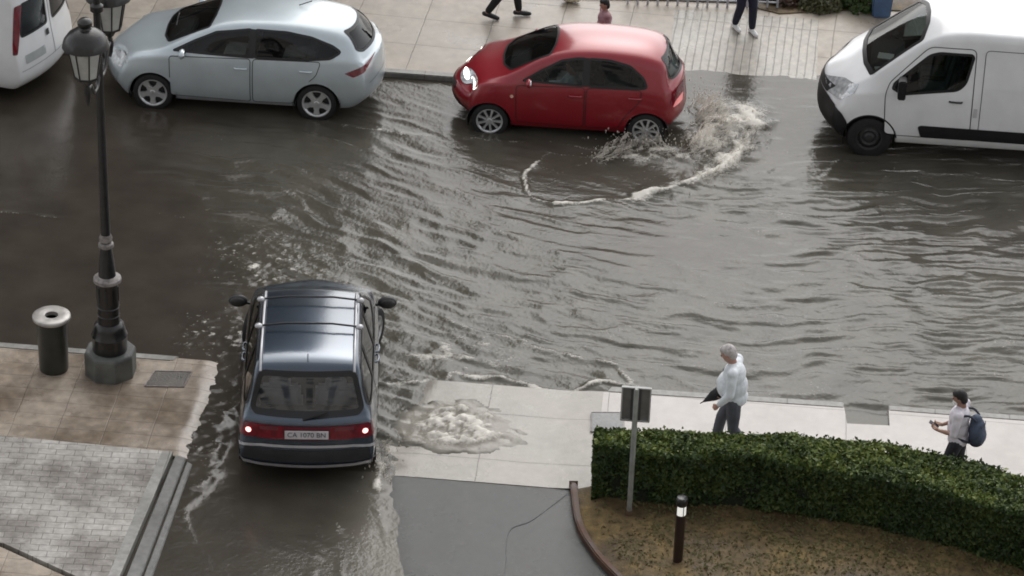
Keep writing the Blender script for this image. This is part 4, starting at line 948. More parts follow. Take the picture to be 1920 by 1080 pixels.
def parked_van():
    # 2.05 m high passenger van: the shared cage scaled down
    root = thing('parked_van', 'white passenger van seen from its rear corner with a tall dark red tail lamp', 'van', (-10.02, 5.78, -.02), pi-radians(15))
    pm = bpy.data.materials['white_paint']
    sp = van_spec(0, 0, 2.29)
    kx, ky, kz = .83, .92, .86
    sp['xs'] = [x*kx for x in sp['xs']]
    for k in sp['c']: sp['c'][k] = [(x*kx, v*(ky if k[0] == 'y' else kz)) for x, v in sp['c'][k]]
    sp['rx'] = [.05, -.02, -.06, -.02, .04, .10]; sp['bowr'] = .16
    sh = Shell(sp)
    for pj in 'LR':
        window(sh, root, pj, rpoly([(1.22, 1.12), (.80, 1.54), (.32, 1.58), (.34, 1.16)], .05), m=MT['glassdark'])
        window(sh, root, pj, rpoly([(.18, 1.16), (.18, 1.60), (-.75, 1.60), (-.75, 1.18)], .05), m=MT['glassdark'])
        window(sh, root, pj, rpoly([(-.88, 1.18), (-.88, 1.60), (-1.75, 1.58), (-1.75, 1.22)], .06), m=MT['glassdark'])
        door(sh, root, pj, rpoly([(1.32, .38), (1.34, 1.0), (.84, 1.62), (.28, 1.66), (.26, .38)], .07), pm, (.42, .98), MT['black'])
        sh.patch('tail_light', pj, rpoly([(-2.10, .90), (-2.08, 1.66), (-2.13, 1.66), (-2.16, .90)], .02), MT['tail'], root, off=.010, res=.04)
        sh.patch('headlight', pj, rpoly([(2.08, .74), (2.12, .84), (1.80, 1.02), (1.78, .90)], .03), MT['lens'], root, off=.006)
    window(sh, root, 'B', rpoly([(.08, 1.14), (.08, 1.66), (.64, 1.66), (.74, 1.14)], .06), 'rear_window', MT['glassdark'])
    window(sh, root, 'B', rpoly([(-.08, 1.14), (-.08, 1.66), (-.64, 1.66), (-.74, 1.14)], .06), 'rear_window', MT['glassdark'])
    sh.ring('rear_door_gap', 'B', [(0, .62), (0, 1.75)], .005, MT['seal'], root, off=.004, wo=.005, closed=False)
    sh.patch('door_handle', 'B', rpoly([(.10, .96), (.10, 1.06), (.18, 1.06), (.18, .96)], .01), MT['black'], root, off=.02)
    sh.patch('plate_recess', 'B', rpoly([(.26, .70), (.26, .84), (.74, .84), (.74, .70)], .02), mat('plate_grey', (.4, .42, .42), .4), root, off=.006)
    sh.ring('bumper_seam', 'B', [(-.84, .60), (-.5, .61), (.5, .61), (.84, .60)], .006, MT['seal'], root, off=.004, closed=False)
    window(sh, root, 'T', rpoly([(1.55, .66), (.98, .62), (.90, 0), (.98, -.62), (1.55, -.66), (1.66, 0)], .05), 'windscreen', MT['glass'])
    wheels(sh, root, 1.52, -1.38, .93, .31, .32, .21, .20, MT['alloy'], archm=pm, arch=.37)
    mirror_part(root, 1.15, .95, 1.1, MT['black'], 1.3); mirror_part(root, 1.15, -.95, 1.1, MT['black'], 1.3)
    floor_pan(root, 1.5, -2.1, .75, .38)
    for x in (.5, -.4, -1.2):
        for y in (.42, -.42): seat(root, x, y, .5, w=.5, h=.55)
    sh.finish(root, pm)
parked_van()

# ================================================================== STREET FURNITURE AND PLANTS
IRON = mat('cast_iron', (.014, .013, .013), .35, coat=.3, var=.4, scale=14, bump=.15)
IRONW = mat('worn_iron', (.22, .20, .19), .4, var=.4, scale=18)
STONE = mat('plinth_stone', (.075, .08, .078), .5, c2=(.15, .16, .15), scale=5, bump=.3, roughvar=.15)
# --- lamp post
lp_ = thing('street_lamp', 'tall black cast iron lamp post with two lanterns on an eight-sided stone plinth', 'street lamp', (-5.19, -3.05, .03))
MB().lathe([(.355, -.05), (.355, .335), (.335, .365), (.16, .37)], n=8, ph=pi/8).build('plinth', STONE, lp_, 20, bevel=.008)
MB().lathe([(.235, .36), (.235, .58), (.245, .60), (.225, .64), (.21, .72), (.20, .76), (.155, .80)], n=24).build('foot', IRON, lp_, 40)
b = MB().lathe([(.15, .78), (.145, 1.0), (.15, 1.1), (.14, 1.42), (.15, 1.44)], n=20)
b.lathe([(.12, 1.50), (.10, 1.75), (.075, 1.97)], n=20).lathe([(.068, 2.03), (.062, 2.6), (.052, 4.2), (.047, 5.9), (.02, 6.1)], n=16)
for z, r in ((1.05, .155), (.92, .153)): b.lathe([(r-.01, z-.015), (r, z), (r-.01, z+.015)], n=20, cap=False)
b.lathe([(.05, 5.42), (.085, 5.45), (.085, 5.52), (.05, 5.55)], n=14)
for k in range(8): b.box((.145*cos(k*pi/4), .145*sin(k*pi/4), 1.25), (.02, .02, .22), rz=k*pi/4)
b.build('shaft', IRON, lp_, 40)
MB().lathe([(.15, 1.42), (.19, 1.45), (.185, 1.49), (.13, 1.53)], n=20).build('collar', IRONW, lp_, 40)
MB().lathe([(.07, 1.95), (.105, 1.98), (.10, 2.02), (.075, 2.04)], n=20).lathe([(.085, 2.06), (.09, 2.10), (.07, 2.16)], n=16).build('collar', IRONW, lp_, 40)
lglass = mat('lantern_glass', (.42, .43, .41), .12, coat=.5, var=.15)
def lantern(sy):
    e = bpy.data.objects.new('lantern', None); COL.objects.link(e); e.parent = lp_; e.location = (0, sy*.70, 4.86)
    MB().lathe([(.15, 0), (.225, .42)], n=8, ph=pi/8).build('lantern_glass', lglass, e, 10)
    f = MB()
    for k in range(8):
        a = pi/8+k*pi/4; f.tube([(.152*cos(a), .152*sin(a), 0), (.228*cos(a), .228*sin(a), .42)], .011, 5)
    f.lathe([(.03, -.13), (.06, -.10), (.10, -.03), (.165, -.005), (.165, .02)], n=8, ph=pi/8)
    f.lathe([(.012, -.42), (.035, -.34), (.05, -.22), (.03, -.13)], n=10)
    f.build('lantern_frame', IRON, e, 30)
    MB().lathe([(.24, .41), (.30, .43), (.29, .48), (.27, .53), (.22, .60), (.15, .65), (.085, .675), (.075, .70), (.092, .73), (.095, .77), (.06, .81), (0, .825)], n=20).build('lantern_cap', IRON, e, 45)
    pts = [(0, -sy*.70, -.30), (0, -sy*.55, -.42), (0, -sy*.35, -.40), (0, -sy*.18, -.22), (0, -sy*.03, -.20)]
    MB().tube(cat2(pts), .028, 8).tube(cat2([(0, -sy*.68, .05), (0, -sy*.5, -.05), (0, -sy*.40, -.22), (0, -sy*.48, -.30), (0, -sy*.54, -.24)]), .018, 6).build('arm', IRON, e, 60)
lantern(-1); lantern(1)

# --- litter bin
bn = thing('litter_bin', 'dark round litter bin with a pale steel ring lid on the wet pavement', 'litter bin', (-5.965, -3.09, .035))
MB().lathe([(.19, 0), (.20, .03), (.205, .74), (.22, .76), (.22, .80)], n=28).build('bin_body', mat('bin_paint', (.022, .026, .022), .5, var=.25, coat=.2), bn, 40)
MB().lathe([(.085, .79), (.09, .855), (.15, .865), (.24, .858), (.258, .845), (.258, .81), (.24, .795), (.2, .79)], n=36, cap=False).build('lid', mat('brushed_steel', (.42, .40, .38), .42, metal=.45, var=.25), bn, 60)
MB().lathe([(.10, .80), (0, .80)], n=20).build('opening_shade', MT['black'], bn, 0)  # flat black disc: the shade inside the lid opening, painted on
for k in range(3):
    pass
# --- ground covers
def plate_thing(name, label, cat, pts, z, m, frame=.02, th=.012):
    o = thing(name, label, cat, (0, 0, 0)); cx = sum(p[0] for p in pts)/4; cy = sum(p[1] for p in pts)/4; o.location = (cx, cy, z)
    P = [(x-cx, y-cy) for x, y in pts]; I = offset(P, -frame)
    bm = bmesh.new(); bm.faces.new([bm.verts.new((x, y, 0)) for x, y in I]); bmesh.ops.extrude_face_region(bm, geom=bm.faces[:]); 
    for v in list(bm.verts)[4:]: v.co.z = th
    bmesh.ops.recalc_face_normals(bm, faces=bm.faces); me = bpy.data.meshes.new('cover'); bm.to_mesh(me); bm.free(); mkobj('cover', me, m, o)
    b = MB(); ribbon(b, P+[P[0]], frame, -.01, th+.004); b.build('rim', IRONW, o, 0); return o
cov = ground_mat('cover_metal', (.055, .05, .042), (.10, .09, .075), 3, (.25, .5), bump=.8, bscale=50)
plate_thing('access_cover', 'dark square access cover in the pavement beside the lamp plinth', 'manhole cover', [(-4.66, -3.36), (-4.14, -3.30), (-4.10, -2.92), (-4.60, -2.97)], .036, cov)
cov2 = ground_mat('cover_concrete', (.15, .15, .15), (.22, .22, .22), 2, (.3, .5))
plate_thing('access_cover', 'grey square slab in the pale pavement behind the sign post', 'manhole cover', [(1.40, -3.62), (1.84, -3.56), (1.81, -3.10), (1.37, -3.16)], .052, cov2, frame=.012, th=.006)

# --- sign seen from behind
sg_ = thing('street_sign', 'grey back of a small square sign on a slim post in front of the hedge', 'sign', (2.03, -5.52, .04))
galv = mat('galvanised', (.30, .31, .29), .45, metal=.4, var=.2, scale=9, roughvar=.1)
MB().lathe([(.034, -.1), (.034, 1.94), (.02, 1.96)], n=14).build('post', galv, sg_, 40)
sb_ = MB().box((0, .055, 1.71), (.37, .012, .50)).build('panel', mat('panel_back', (.20, .20, .19), .5, metal=.3, var=.2), sg_, 0, bevel=.004)
f = MB()
for sx in (-1, 1): f.box((sx*.178, .035, 1.71), (.018, .04, .50))
for z in (1.465, 1.955): f.box((0, .035, z), (.34, .04, .016))
f.build('panel_rim', mat('rim_paint', (.42, .42, .41), .45), sb_, 0)
MB().box((0, .036, 1.71), (.13, .026, .46)).build('channel', mat('channel_dark', (.07, .07, .068), .5), sb_, 0)
MB().lathe([(.042, 0), (.045, .10), (.036, .12)], n=12).build('post_foot', mat('post_rust', (.10, .06, .035), .8), sg_, 30)

# --- bollard lamp
bo = thing('bollard_light', 'short black garden bollard with a white glowing band near its top', 'bollard light', (2.70, -6.41, .05))
MB().lathe([(.062, -.05), (.062, .73)], n=20).build('bollard_body', mat('bollard_paint', (.018, .008, .008), .4, coat=.3, var=.3), bo, 40)
MB().lathe([(.060, .735), (.060, .875)], n=20, cap=False).build('lamp_band', mat('lamp_band', (.85, .85, .8), .3, emit=(1, .98, .92), es=.35), bo, 40)
MB().lathe([(.068, .87), (.075, .90), (.075, .965), (.06, .985), (.045, .975), (0, .97)], n=20).build('bollard_cap', IRON, bo, 40)
for k in range(4):
    a = k*pi/2+.5; MB().tube([(.063*cos(a), .063*sin(a), .73), (.063*cos(a), .063*sin(a), .88)], .006, 5).build('guard_rod', IRON, bo, 60)

# --- leaves
def leafmat(name, cols, rough=.45):
    m, t, b = nmat(name); N, L = t.nodes, t.links
    at = N.new('ShaderNodeAttribute'); at.attribute_name = 'tint'
    r_ = N.new('ShaderNodeValToRGB'); e = r_.color_ramp.elements
    while len(e) < len(cols): e.new(.5)
    for i, c in enumerate(cols): e[i].position = i/(len(cols)-1); e[i].color = rgb(c)
    L.new(at.outputs['Fac'], r_.inputs[0]); L.new(r_.outputs[0], b.inputs['Base Color']); b.inputs['Roughness'].default_value = rough
    tr = N.new('ShaderNodeBsdfTranslucent'); L.new(r_.outputs[0], tr.inputs[0]); mx = N.new('ShaderNodeMixShader'); mx.inputs[0].default_value = .2
    o = [n for n in N if n.type == 'OUTPUT_MATERIAL'][0]; L.new(b.outputs[0], mx.inputs[1]); L.new(tr.outputs[0], mx.inputs[2]); L.new(mx.outputs[0], o.inputs[0])
    return m
def leaves(name, pos, nrm, size, m, parent=None, tint=None, jit=.8, asp=1.7):
    n = len(pos); d = nrm+RNG.normal(0, jit, (n, 3)); d /= np.linalg.norm(d, axis=1)[:, None]
    a = np.cross(d, RNG.normal(0, 1, (n, 3))); a /= np.linalg.norm(a, axis=1)[:, None]; b_ = np.cross(d, a)
    sz = size*RNG.uniform(.6, 1.4, n)[:, None]; a = a*sz*asp/2; b_ = b_*sz/2
    V = np.stack([pos-a, pos+b_*.9-a*.1+d*sz*.12, pos+a, pos-b_*.9-a*.1+d*sz*.12], 1).reshape(-1, 3)
    me = bpy.data.meshes.new(name); me.vertices.add(4*n); me.vertices.foreach_set('co', V.ravel().astype(np.float32))
    me.loops.add(4*n); me.loops.foreach_set('vertex_index', np.arange(4*n, dtype=np.int32)); me.polygons.add(n)
    me.polygons.foreach_set('loop_start', (np.arange(n)*4).astype(np.int32)); me.update(calc_edges=True)
    t = RNG.uniform(0, 1, n) if tint is None else np.clip(tint, 0, 1)
    at = me.attributes.new('tint', 'FLOAT', 'POINT'); at.data.foreach_set('value', np.repeat(t, 4).astype(np.float32))
    return mkobj(name, me, m, parent)
# --- clipped hedge, curving with the pavement
HF = [(1.53, -4.74), (2.76, -4.62), (4.13, -4.56), (5.09, -4.61), (6.04, -4.75), (6.98, -5.08), (8.2, -5.7), (9.2, -6.3)]
HN = [(1.53, -5.25), (2.45, -5.24), (3.47, -5.18), (4.15, -5.24), (5.09, -5.37), (6.02, -5.66), (6.94, -6.03), (8.0, -6.6), (8.8, -7.2)]
def samp(P, t):
    P = np.array(P); L = np.concatenate([[0], np.cumsum(np.hypot(*np.diff(P, axis=0).T))]); s_ = np.asarray(t)*L[-1]
    return np.stack([np.interp(s_, L, P[:, 0]), np.interp(s_, L, P[:, 1])], -1)
hd = thing('hedge', 'long clipped dark green hedge curving between the pale pavement and the planting bed', 'hedge', (4.2, -4.9, .05))
off_ = np.array(hd.location)
def hedgept(t, u, w_):   # u across 0 far..1 near, w_ up 0..1
    F_, N_ = samp(HF, t), samp(HN, t); p = F_*(1-u[:, None])+N_*u[:, None]
    z = .05+((.84)+.09*(fbm(p[:, 0]*1.7, p[:, 1]*2.1, 95)-.5)*2)*w_
    return np.concatenate([p, z[:, None]], 1)
n = 34000; t = RNG.uniform(0, 1, n); u = RNG.uniform(0, 1, n); bump_ = lambda p, k: fbm(p[:, 0]*5+k, p[:, 2]*5+p[:, 1]*4, 96, 3)
top = hedgept(t, u, np.ones(n)); top[:, 2] += -.05*(np.abs(u-.5)*2)**6+(fbm(top[:, 0]*5, top[:, 1]*5, 97, 3)-.5)*.09-RNG.exponential(.022, n)+np.where(RNG.uniform(0, 1, n) < .03, RNG.uniform(0, .07, n), 0)
# the near and far faces and the end
n2 = 40000; t2 = RNG.uniform(0, 1, n2); w2 = RNG.uniform(.02, 1, n2)**.85; dep = RNG.exponential(.035, n2)
ne = hedgept(t2, np.ones(n2), w2); bl_ = bump_(ne, 0); ne[:, 1] += -.02+dep-(bl_-.5)*.12-.05*(1-w2)*-1
n3 = 9000; t3 = RNG.uniform(0, 1, n3); w3 = RNG.uniform(.05, 1, n3); fa = hedgept(t3, np.zeros(n3), w3); fa[:, 1] -= RNG.exponential(.03, n3)-(bump_(fa, 9)-.5)*.08
n4 = 3500; en = hedgept(np.zeros(n4), RNG.uniform(0, 1, n4), RNG.uniform(.03, 1, n4)); en[:, 0] += RNG.exponential(.03, n4)-(bump_(np.roll(en, 1, 1), 4)-.5)*.08
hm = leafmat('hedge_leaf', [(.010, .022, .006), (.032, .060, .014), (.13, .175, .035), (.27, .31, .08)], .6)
pos = np.concatenate([top, ne, fa, en]); nr = np.concatenate([np.tile([0, 0, 1.], (n, 1)), np.tile([0, -1., .1], (n2, 1)), np.tile([0, 1., .1], (n3, 1)), np.tile([-1., 0, .1], (n4, 1))])
tn_ = .5*fbm(pos[:, 0]*2.2, pos[:, 1]*2.2+pos[:, 2]*3, 98)+.55*RNG.uniform(0, 1, len(pos)); tn_ = np.concatenate([tn_[:n]*1.05, tn_[n:]*.62])  # lit top and shaded faces put into the leaf tint
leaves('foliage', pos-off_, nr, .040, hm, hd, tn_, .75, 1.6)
xs_ = np.linspace(0.004, 1, 60); core = MB(); prof = [(.10, .0), (.06, .5), (.08, .86), (.25, .93), (.75, .93), (.92, .86), (.94, .5), (.90, .0)]
vs = []
for q in xs_:
    for uu, ww in prof: p = hedgept(np.array([q]), np.array([uu]), np.array([ww*.97]))[0]-off_; vs.append((p[0]+(.05 if q < .01 else 0), p[1], p[2]))
k = len(prof); fs = [(i*k+j, (i+1)*k+j, (i+1)*k+j+1, i*k+j+1) for i in range(len(xs_)-1) for j in range(k-1)]+[tuple(range(k))[::-1]]
core.add(vs, fs); core.build('inner_core', mat('hedge_inside', (.010, .014, .006), .95, var=.5, scale=25), hd, 60)  # solid near-black core filling the hedge behind the leaves
b = MB()
for i in range(26):
    p = hedgept(np.array([(i+.5)/26]), np.array([.5+.2*random.uniform(-1, 1)]), np.array([0.]))[0]-off_; b.tube([(p[0], p[1], p[2]-.1), (p[0]+random.uniform(-.05, .05), p[1], p[2]+.3)], .012, 5)
b.build('stems', mat('stem_bark', (.05, .035, .02), .9), hd, 60)

# --- ground cover in the bed: leaf litter, dry turf
n = 26000; px_ = RNG.uniform(1.3, 8.6, n); py_ = RNG.uniform(-9.5, -4.98, n)
bl2 = np.interp(-py_, [4.7, 5.2, 5.72, 6.17, 6.75, 8, 11], [1.26, 1.31, 1.40, 1.57, 1.92, 2.9, 5.5]); dn = fbm(px_*1.6, py_*1.6, 110, 3)
k_ = (px_ > bl2+.22) & (RNG.uniform(0, 1, n) < np.clip((dn-.30)*3.2, .12, 1)); px_, py_, dn = px_[k_], py_[k_], dn[k_]
pz_ = .02+.09*fbm(px_*1.3, py_*1.3, 12)+.05*fbm(px_*6, py_*6, 13)+RNG.uniform(0, .02, len(px_))
pos = np.stack([px_, py_, pz_], 1)
tag(leaves('ground_cover', pos, np.tile([0, -.2, 1.], (len(pos), 1)), .026, leafmat('litter', [(.055, .036, .018), (.13, .098, .042), (.10, .105, .036), (.20, .165, .08)], .8), None, dn*.7+RNG.uniform(-.1, .45, len(pos)), .6, 2.0),
    'mottled brown and green leaf litter and dry turf in the planting bed', 'ground cover', kind='stuff')

# --- far side planting bed, railing and shrubs
slab('far_bed', [(2.9, 9.62), (3.6, 9.35), (5.0, 9.75), (12, 10.3), (12, 13), (2.9, 13)], -.1, .11, G['earth'])
slab('far_bed', [(-1.9, 9.32), (-.2, 9.42), (1.0, 9.50), (2.88, 9.66), (2.88, 12), (-1.9, 12)], -.1, .12, mat('dark_wet_soil', (.03, .03, .028), .5, c2=(.06, .06, .05), scale=4, bump=.6))
def shrub(x, y, r, h, cols, label, n=1500, name='shrub', flat=1.):
    o = thing(name, label, 'shrub', (x, y, .10)); d = RNG.normal(0, 1, (n, 3)); d /= np.linalg.norm(d, axis=1)[:, None]; d[:, 2] = np.abs(d[:, 2])
    rad = RNG.uniform(.55, 1, n)**.5*(.75+.5*fbm(d[:, 0]*3+x*7, d[:, 1]*3+d[:, 2]*3, 120)); p = d*rad[:, None]*np.array([r, r*flat, h])
    leaves('crown', p, d, .05, leafmat('shrub_leaf', cols), o, RNG.uniform(0, 1, n)*.6+.4*fbm(p[:, 0]*4, p[:, 1]*4, 121), .7, 1.7)
    b = MB()
    for i in range(7): a = i*.9; b.tube([(0, 0, -.05), (r*.25*cos(a), r*.25*sin(a), h*.4), (r*.5*cos(a), r*.5*sin(a), h*.7)], [.015, .011, .006], 5)
    b.build('stems', bpy.data.materials['stem_bark'], o, 60); return o
shrub(4.95, 9.95, .42, .42, [(.02, .04, .01), (.05, .09, .02), (.08, .13, .03)], 'fresh green low shrub at the end of the far bed beside the blue bin', 1500)
shrub(4.25, 9.85, .42, .30, [(.05, .05, .025), (.09, .09, .04), (.11, .12, .05)], 'dull olive shrub in the far bed between the green and the brown ones', 1300)
shrub(3.65, 9.95, .38, .26, [(.035, .02, .015), (.08, .045, .03), (.10, .06, .04)], 'dark brown withered shrub in the far bed', 1000)
shrub(4.35, 10.5, .5, .45, [(.06, .02, .02), (.16, .06, .06), (.28, .13, .12)], 'reddish flowering shrub at the back of the far bed', 1400)
shrub(3.3, 10.5, .4, .4, [(.035, .015, .015), (.09, .03, .03), (.14, .07, .06)], 'dark red shrub at the left end of the far bed', 1000)
rl = thing('railing', 'low pale railing of thin posts along the dark far bed', 'railing', (2.2, 9.45, .10))
b = MB(); wp = mat('pale_post', (.46, .47, .50), .5, var=.25, scale=9)
MB().tube([(-1.15, -.10, .40), (1.35, .12, .40)], .022, 6).tube([(-1.15, -.10, .10), (1.35, .12, .10)], .016, 6).build('rail', wp, rl, 60)
for i in range(16):
    x = -1.15+i*2.5/15; MB().tube([(x, -.10+.22*i/15, -.08), (x, -.10+.22*i/15, .40)], .022, 6).build('baluster', wp, rl, 60)
bb = thing('wheeled_bin', 'blue plastic bin standing at the back of the far pavement behind the van', 'litter bin', (5.28, 9.62, .09), .1)
blu = mat('blue_plastic', (.06, .115, .22), .45, var=.2, scale=5)
MB().lathe([(.20, 0), (.21, .02), (.26, .72), (.27, .75)], n=4, ph=pi/4).build('bin_body', blu, bb, 0, bevel=.03)
MB().box((0, 0, .80), (.44, .46, .07)).build('lid', blu, bb, 0, bevel=.02)
MB().box((-.03, -.195, .50), (.14, .04, .12)).build('slot', mat('navy_plastic', (.015, .025, .06), .5), bb, 0, bevel=.008)
for s_ in (1, -1): MB().lathe([(.06, -.02), (.06, .02)], n=14, c=(s_*.17, .16, .04), M=Matrix.Rotation(pi/2, 3, 'Y')).build('wheel', MT['rubber'], bb, 40)
bg_ = thing('shopping_bag', 'cream bag lying against the edge of the dark far bed', 'bag', (.08, 9.28, .09))
b = MB().ball((0, 0, .10), (.16, .10, .11), 14, 10); b.ball((.10, 0, .07), (.09, .08, .07), 10, 8)
b.build('bag_body', mat('cream_cloth', (.60, .56, .42), .8, var=.15, scale=14, bump=.6, bscale=14), bg_, 80)
MB().tube(cat2([(-.06, 0, .19), (-.04, 0, .27), (.04, 0, .28), (.07, 0, .19)]), .010, 6).build('bag_handle', mat('ochre_strap', (.25, .22, .10), .8), bg_, 80)

# ================================================================== PEOPLE
def blob(name, caps, balls, vox, m, parent, smooth=4):
    """one continuous surface from tapered limbs and ellipsoids"""
    b = MB()
    for pts, rs in caps:
        b.tube(pts, rs, 12)
        for p, r in zip(pts, rs): b.ball(p, r*.995, 12, 8)
    for c, r, *Rm in balls: b.ball(c, r, 18, 12, Rm[0] if Rm else None)
    me = b.mesh(name); o = mkobj(name, me, m, parent)
    md = o.modifiers.new('r', 'REMESH'); md.mode = 'VOXEL'; md.voxel_size = vox; md.use_smooth_shade = True
    ms = o.modifiers.new('s', 'SMOOTH'); ms.factor = .5; ms.iterations = smooth
    dg = bpy.context.evaluated_depsgraph_get(); dg.update(); n_ = bpy.data.meshes.new_from_object(o.evaluated_get(dg)); o.modifiers.clear(); old = o.data; o.data = n_; bpy.data.meshes.remove(old)
    n_.materials.clear(); n_.materials.append(m); n_.shade_smooth(); return o
def hand(wr, dr, palm_n, curl=.5):
    """palm + four bent fingers + thumb; wr wrist, dr direction of the hand, palm_n palm normal"""
    dr = Vector(dr).normalized(); pn = Vector(palm_n); pn = (pn-dr*pn.dot(dr)).normalized(); sd_ = dr.cross(pn); w_ = Vector(wr); caps = []
    caps.append(([w_, w_+dr*.045, w_+dr*.085], [.024, .030, .030]))
    for i, (o_, L) in enumerate(((-.027, .062), (-.009, .072), (.009, .067), (.026, .052))):
        a = w_+dr*.085+sd_*o_; d1 = (dr*cos(curl*.5)+pn*sin(curl*.5)); d2 = (dr*cos(curl*1.6)+pn*sin(curl*1.6))
        caps.append(([a-dr*.02, a+d1*L*.5, a+d1*L*.5+d2*L*.5], [.0105, .0095, .008]))
    a = w_+dr*.03-sd_*.026; d1 = (dr*.7-sd_*.6+pn*.4).normalized()
    caps.append(([a, a+d1*.035, a+d1*.035+(dr*.9+pn*.4).normalized()*.028], [.013, .011, .009]))
    return caps
HAIR = {'grey': mat('grey_hair', (.50, .47, .46), .9, var=.3, scale=30, bump=.6), 'black': mat('black_hair', (.010, .009, .008), .55, var=.4, scale=30, bump=.6)}
SKIN = mat('skin', (.42, .24, .18), .5, var=.1, scale=8); SKIN2 = mat('skin_tan', (.30, .17, .12), .5, var=.1, scale=8)
def cloth(name, c, c2=None, rough=.85): return mat(name, c, rough, c2=c2, var=.14, scale=9, bump=.5, bscale=16)
def person(label, loc, rz, J, H=1.72, skin=SKIN, shirt=None, trousers=None, shoes=None, hair=None, belly=0., vox=.009, sleeves='long', hairlong=0., bald=False, face=True):
    """faces +x, left side +y; J holds joint positions (metres)"""
    k = H/1.72; v = lambda n: Vector(J[n]); root = thing('person', label, 'person', loc, rz); root.scale = (k, k, k)
    hd_, nk, ch, pv = v('head'), v('neck'), v('chest'), v('pelvis'); caps = []; balls = []
    fdir = Vector(J.get('face', (1, 0, 0))).normalized(); fs_ = Vector((0, 0, 1)).cross(fdir).normalized(); fu = fdir.cross(fs_)
    FR_ = Matrix((fdir, fs_, fu)).transposed()
    balls.append((hd_, (.098, .077, .118), FR_)); balls.append((hd_+FR_ @ Vector((.028, 0, -.055)), (.062, .056, .066), FR_))
    balls.append((hd_+FR_ @ Vector((.100, 0, -.012)), (.018, .012, .020), FR_))
    for s_ in (1, -1): balls.append((hd_+FR_ @ Vector((-.005, s_*.078, -.008)), (.020, .010, .032), FR_))
    balls.append((hd_+FR_ @ Vector((.084, 0, -.062)), (.010, .022, .008), FR_))
    caps.append(([hd_+Vector((0, 0, -.07)), nk, nk+(ch-nk)*.3], [.052, .056, .07]))
    caps.append(([ch+Vector((0, 0, .08)), ch, (ch+pv)/2, pv], [.10, .125, .115, .125]))
    balls.append((ch, (.11, .165, .16))); balls.append((pv, (.115, .155, .12)))
    for s_ in 'LR':
        sgn = 1 if s_ == 'L' else -1
        sh_, el, wr, hp, kn, an = v(s_+'s'), v(s_+'e'), v(s_+'w'), v(s_+'h'), v(s_+'k'), v(s_+'a')
        caps.append(([ch+Vector((0, sgn*.07, .11)), sh_, (sh_+el)/2, el, (el+wr)/2, wr], [.06, .052, .045, .038, .035, .024]))
        caps += hand(wr, J.get(s_+'hd', tuple(wr-el)), J.get(s_+'pn', (0, -sgn, 0)), J.get(s_+'c', .6))
        caps.append(([hp, (hp+kn)/2, kn, kn*.6+an*.4, an], [.088, .075, .055, .054, .036]))
        ft = Vector(J.get(s_+'f', (1, 0, 0))).normalized(); caps.append(([an+Vector((0, 0, -.03))-ft*.03, an+ft*.09+Vector((0, 0, -.05)), an+ft*.16+Vector((0, 0, -.055))], [.038, .036, .026]))
    blob('body', caps, balls, vox, skin, root)
    if face:
        for s_ in (1, -1): MB().ball(hd_+FR_ @ Vector((.088, s_*.030, .012)), .011, 8, 6).build('eye', MT['ink'], root, 80)
    if hair:
        hb = [(hd_+FR_ @ Vector((-.022, 0, .022)), (.092, .085, .112), FR_)]
        if not bald: hb += [(hd_+FR_ @ Vector((.020, 0, .072)), (.075, .068, .055), FR_), (hd_+FR_ @ Vector((-.05, 0, -.03-hairlong*.3)), (.062, .070, .07+hairlong), FR_)]
        else: hb = [(hd_+FR_ @ Vector((-.032, 0, -.005)), (.078, .084, .085), FR_)]
        blob('hair', [], hb, vox, hair, root)
    # shirt
    e_ = .016
    cc = []; bs = [(ch+Vector((0, 0, .01)), (.148, .192, .17)), ((ch*.5+pv*.5)+Vector((.01+belly*.5, 0, 0)), (.158+belly, .178+belly*.4, .22)), (pv+Vector((0, 0, .0)), (.155+belly*.3, .182, .14))]
    for s_ in 'LR':
        sgn = 1 if s_ == 'L' else -1; sh_, el, wr = v(s_+'s'), v(s_+'e'), v(s_+'w'); cc.append(([ch+Vector((0, sgn*.07, .11)), sh_, (sh_+el)/2, el], [.078, .074, .066, .058]))
        if sleeves == 'long': cc.append(([el, el+(wr-el)*.5, el+(wr-el)*.93], [.058, .052, .042]))
    cc.append(([nk+(ch-nk)*.25, ch+Vector((0, 0, .06))], [.072, .12]))
    blob('shirt', cc, bs, vox, shirt, root, 5)
    cc = []; bs = [(pv+Vector((0, 0, -.035)), (.138, .168, .115))]
    for s_ in 'LR':
        hp, kn, an = v(s_+'h'), v(s_+'k'), v(s_+'a'); cc.append(([hp, (hp+kn)/2, kn, (kn+an)/2, an+(kn-an)*.08], [.105, .094, .076, .070, .060]))
    blob('trousers', cc, bs, vox, trousers, root, 5)
    for s_ in 'LR':
        an = v(s_+'a'); ft = Vector(J.get(s_+'f', (1, 0, 0))).normalized(); up_ = Vector((0, 0, 1))
        blob('shoe', [([an-ft*.055-up_*.045, an+ft*.03-up_*.045, an+ft*.12-up_*.055, an+ft*.18-up_*.06], [.042, .045, .044, .034])], [], .008, shoes, root)
    return root, v
BASE = dict(head=(.02, 0, 1.60), neck=(0, 0, 1.47), chest=(0, 0, 1.27), pelvis=(0, 0, .93), Ls=(0, .185, 1.40), Rs=(0, -.185, 1.40), Lh=(0, .09, .90), Rh=(0, -.09, .90),
    Le=(-.03, .23, 1.12), Lw=(.05, .25, .88), Re=(-.03, -.23, 1.12), Rw=(.05, -.25, .88), Lk=(.03, .10, .50), La=(0, .10, .09), Rk=(.03, -.10, .50), Ra=(0, -.10, .09))
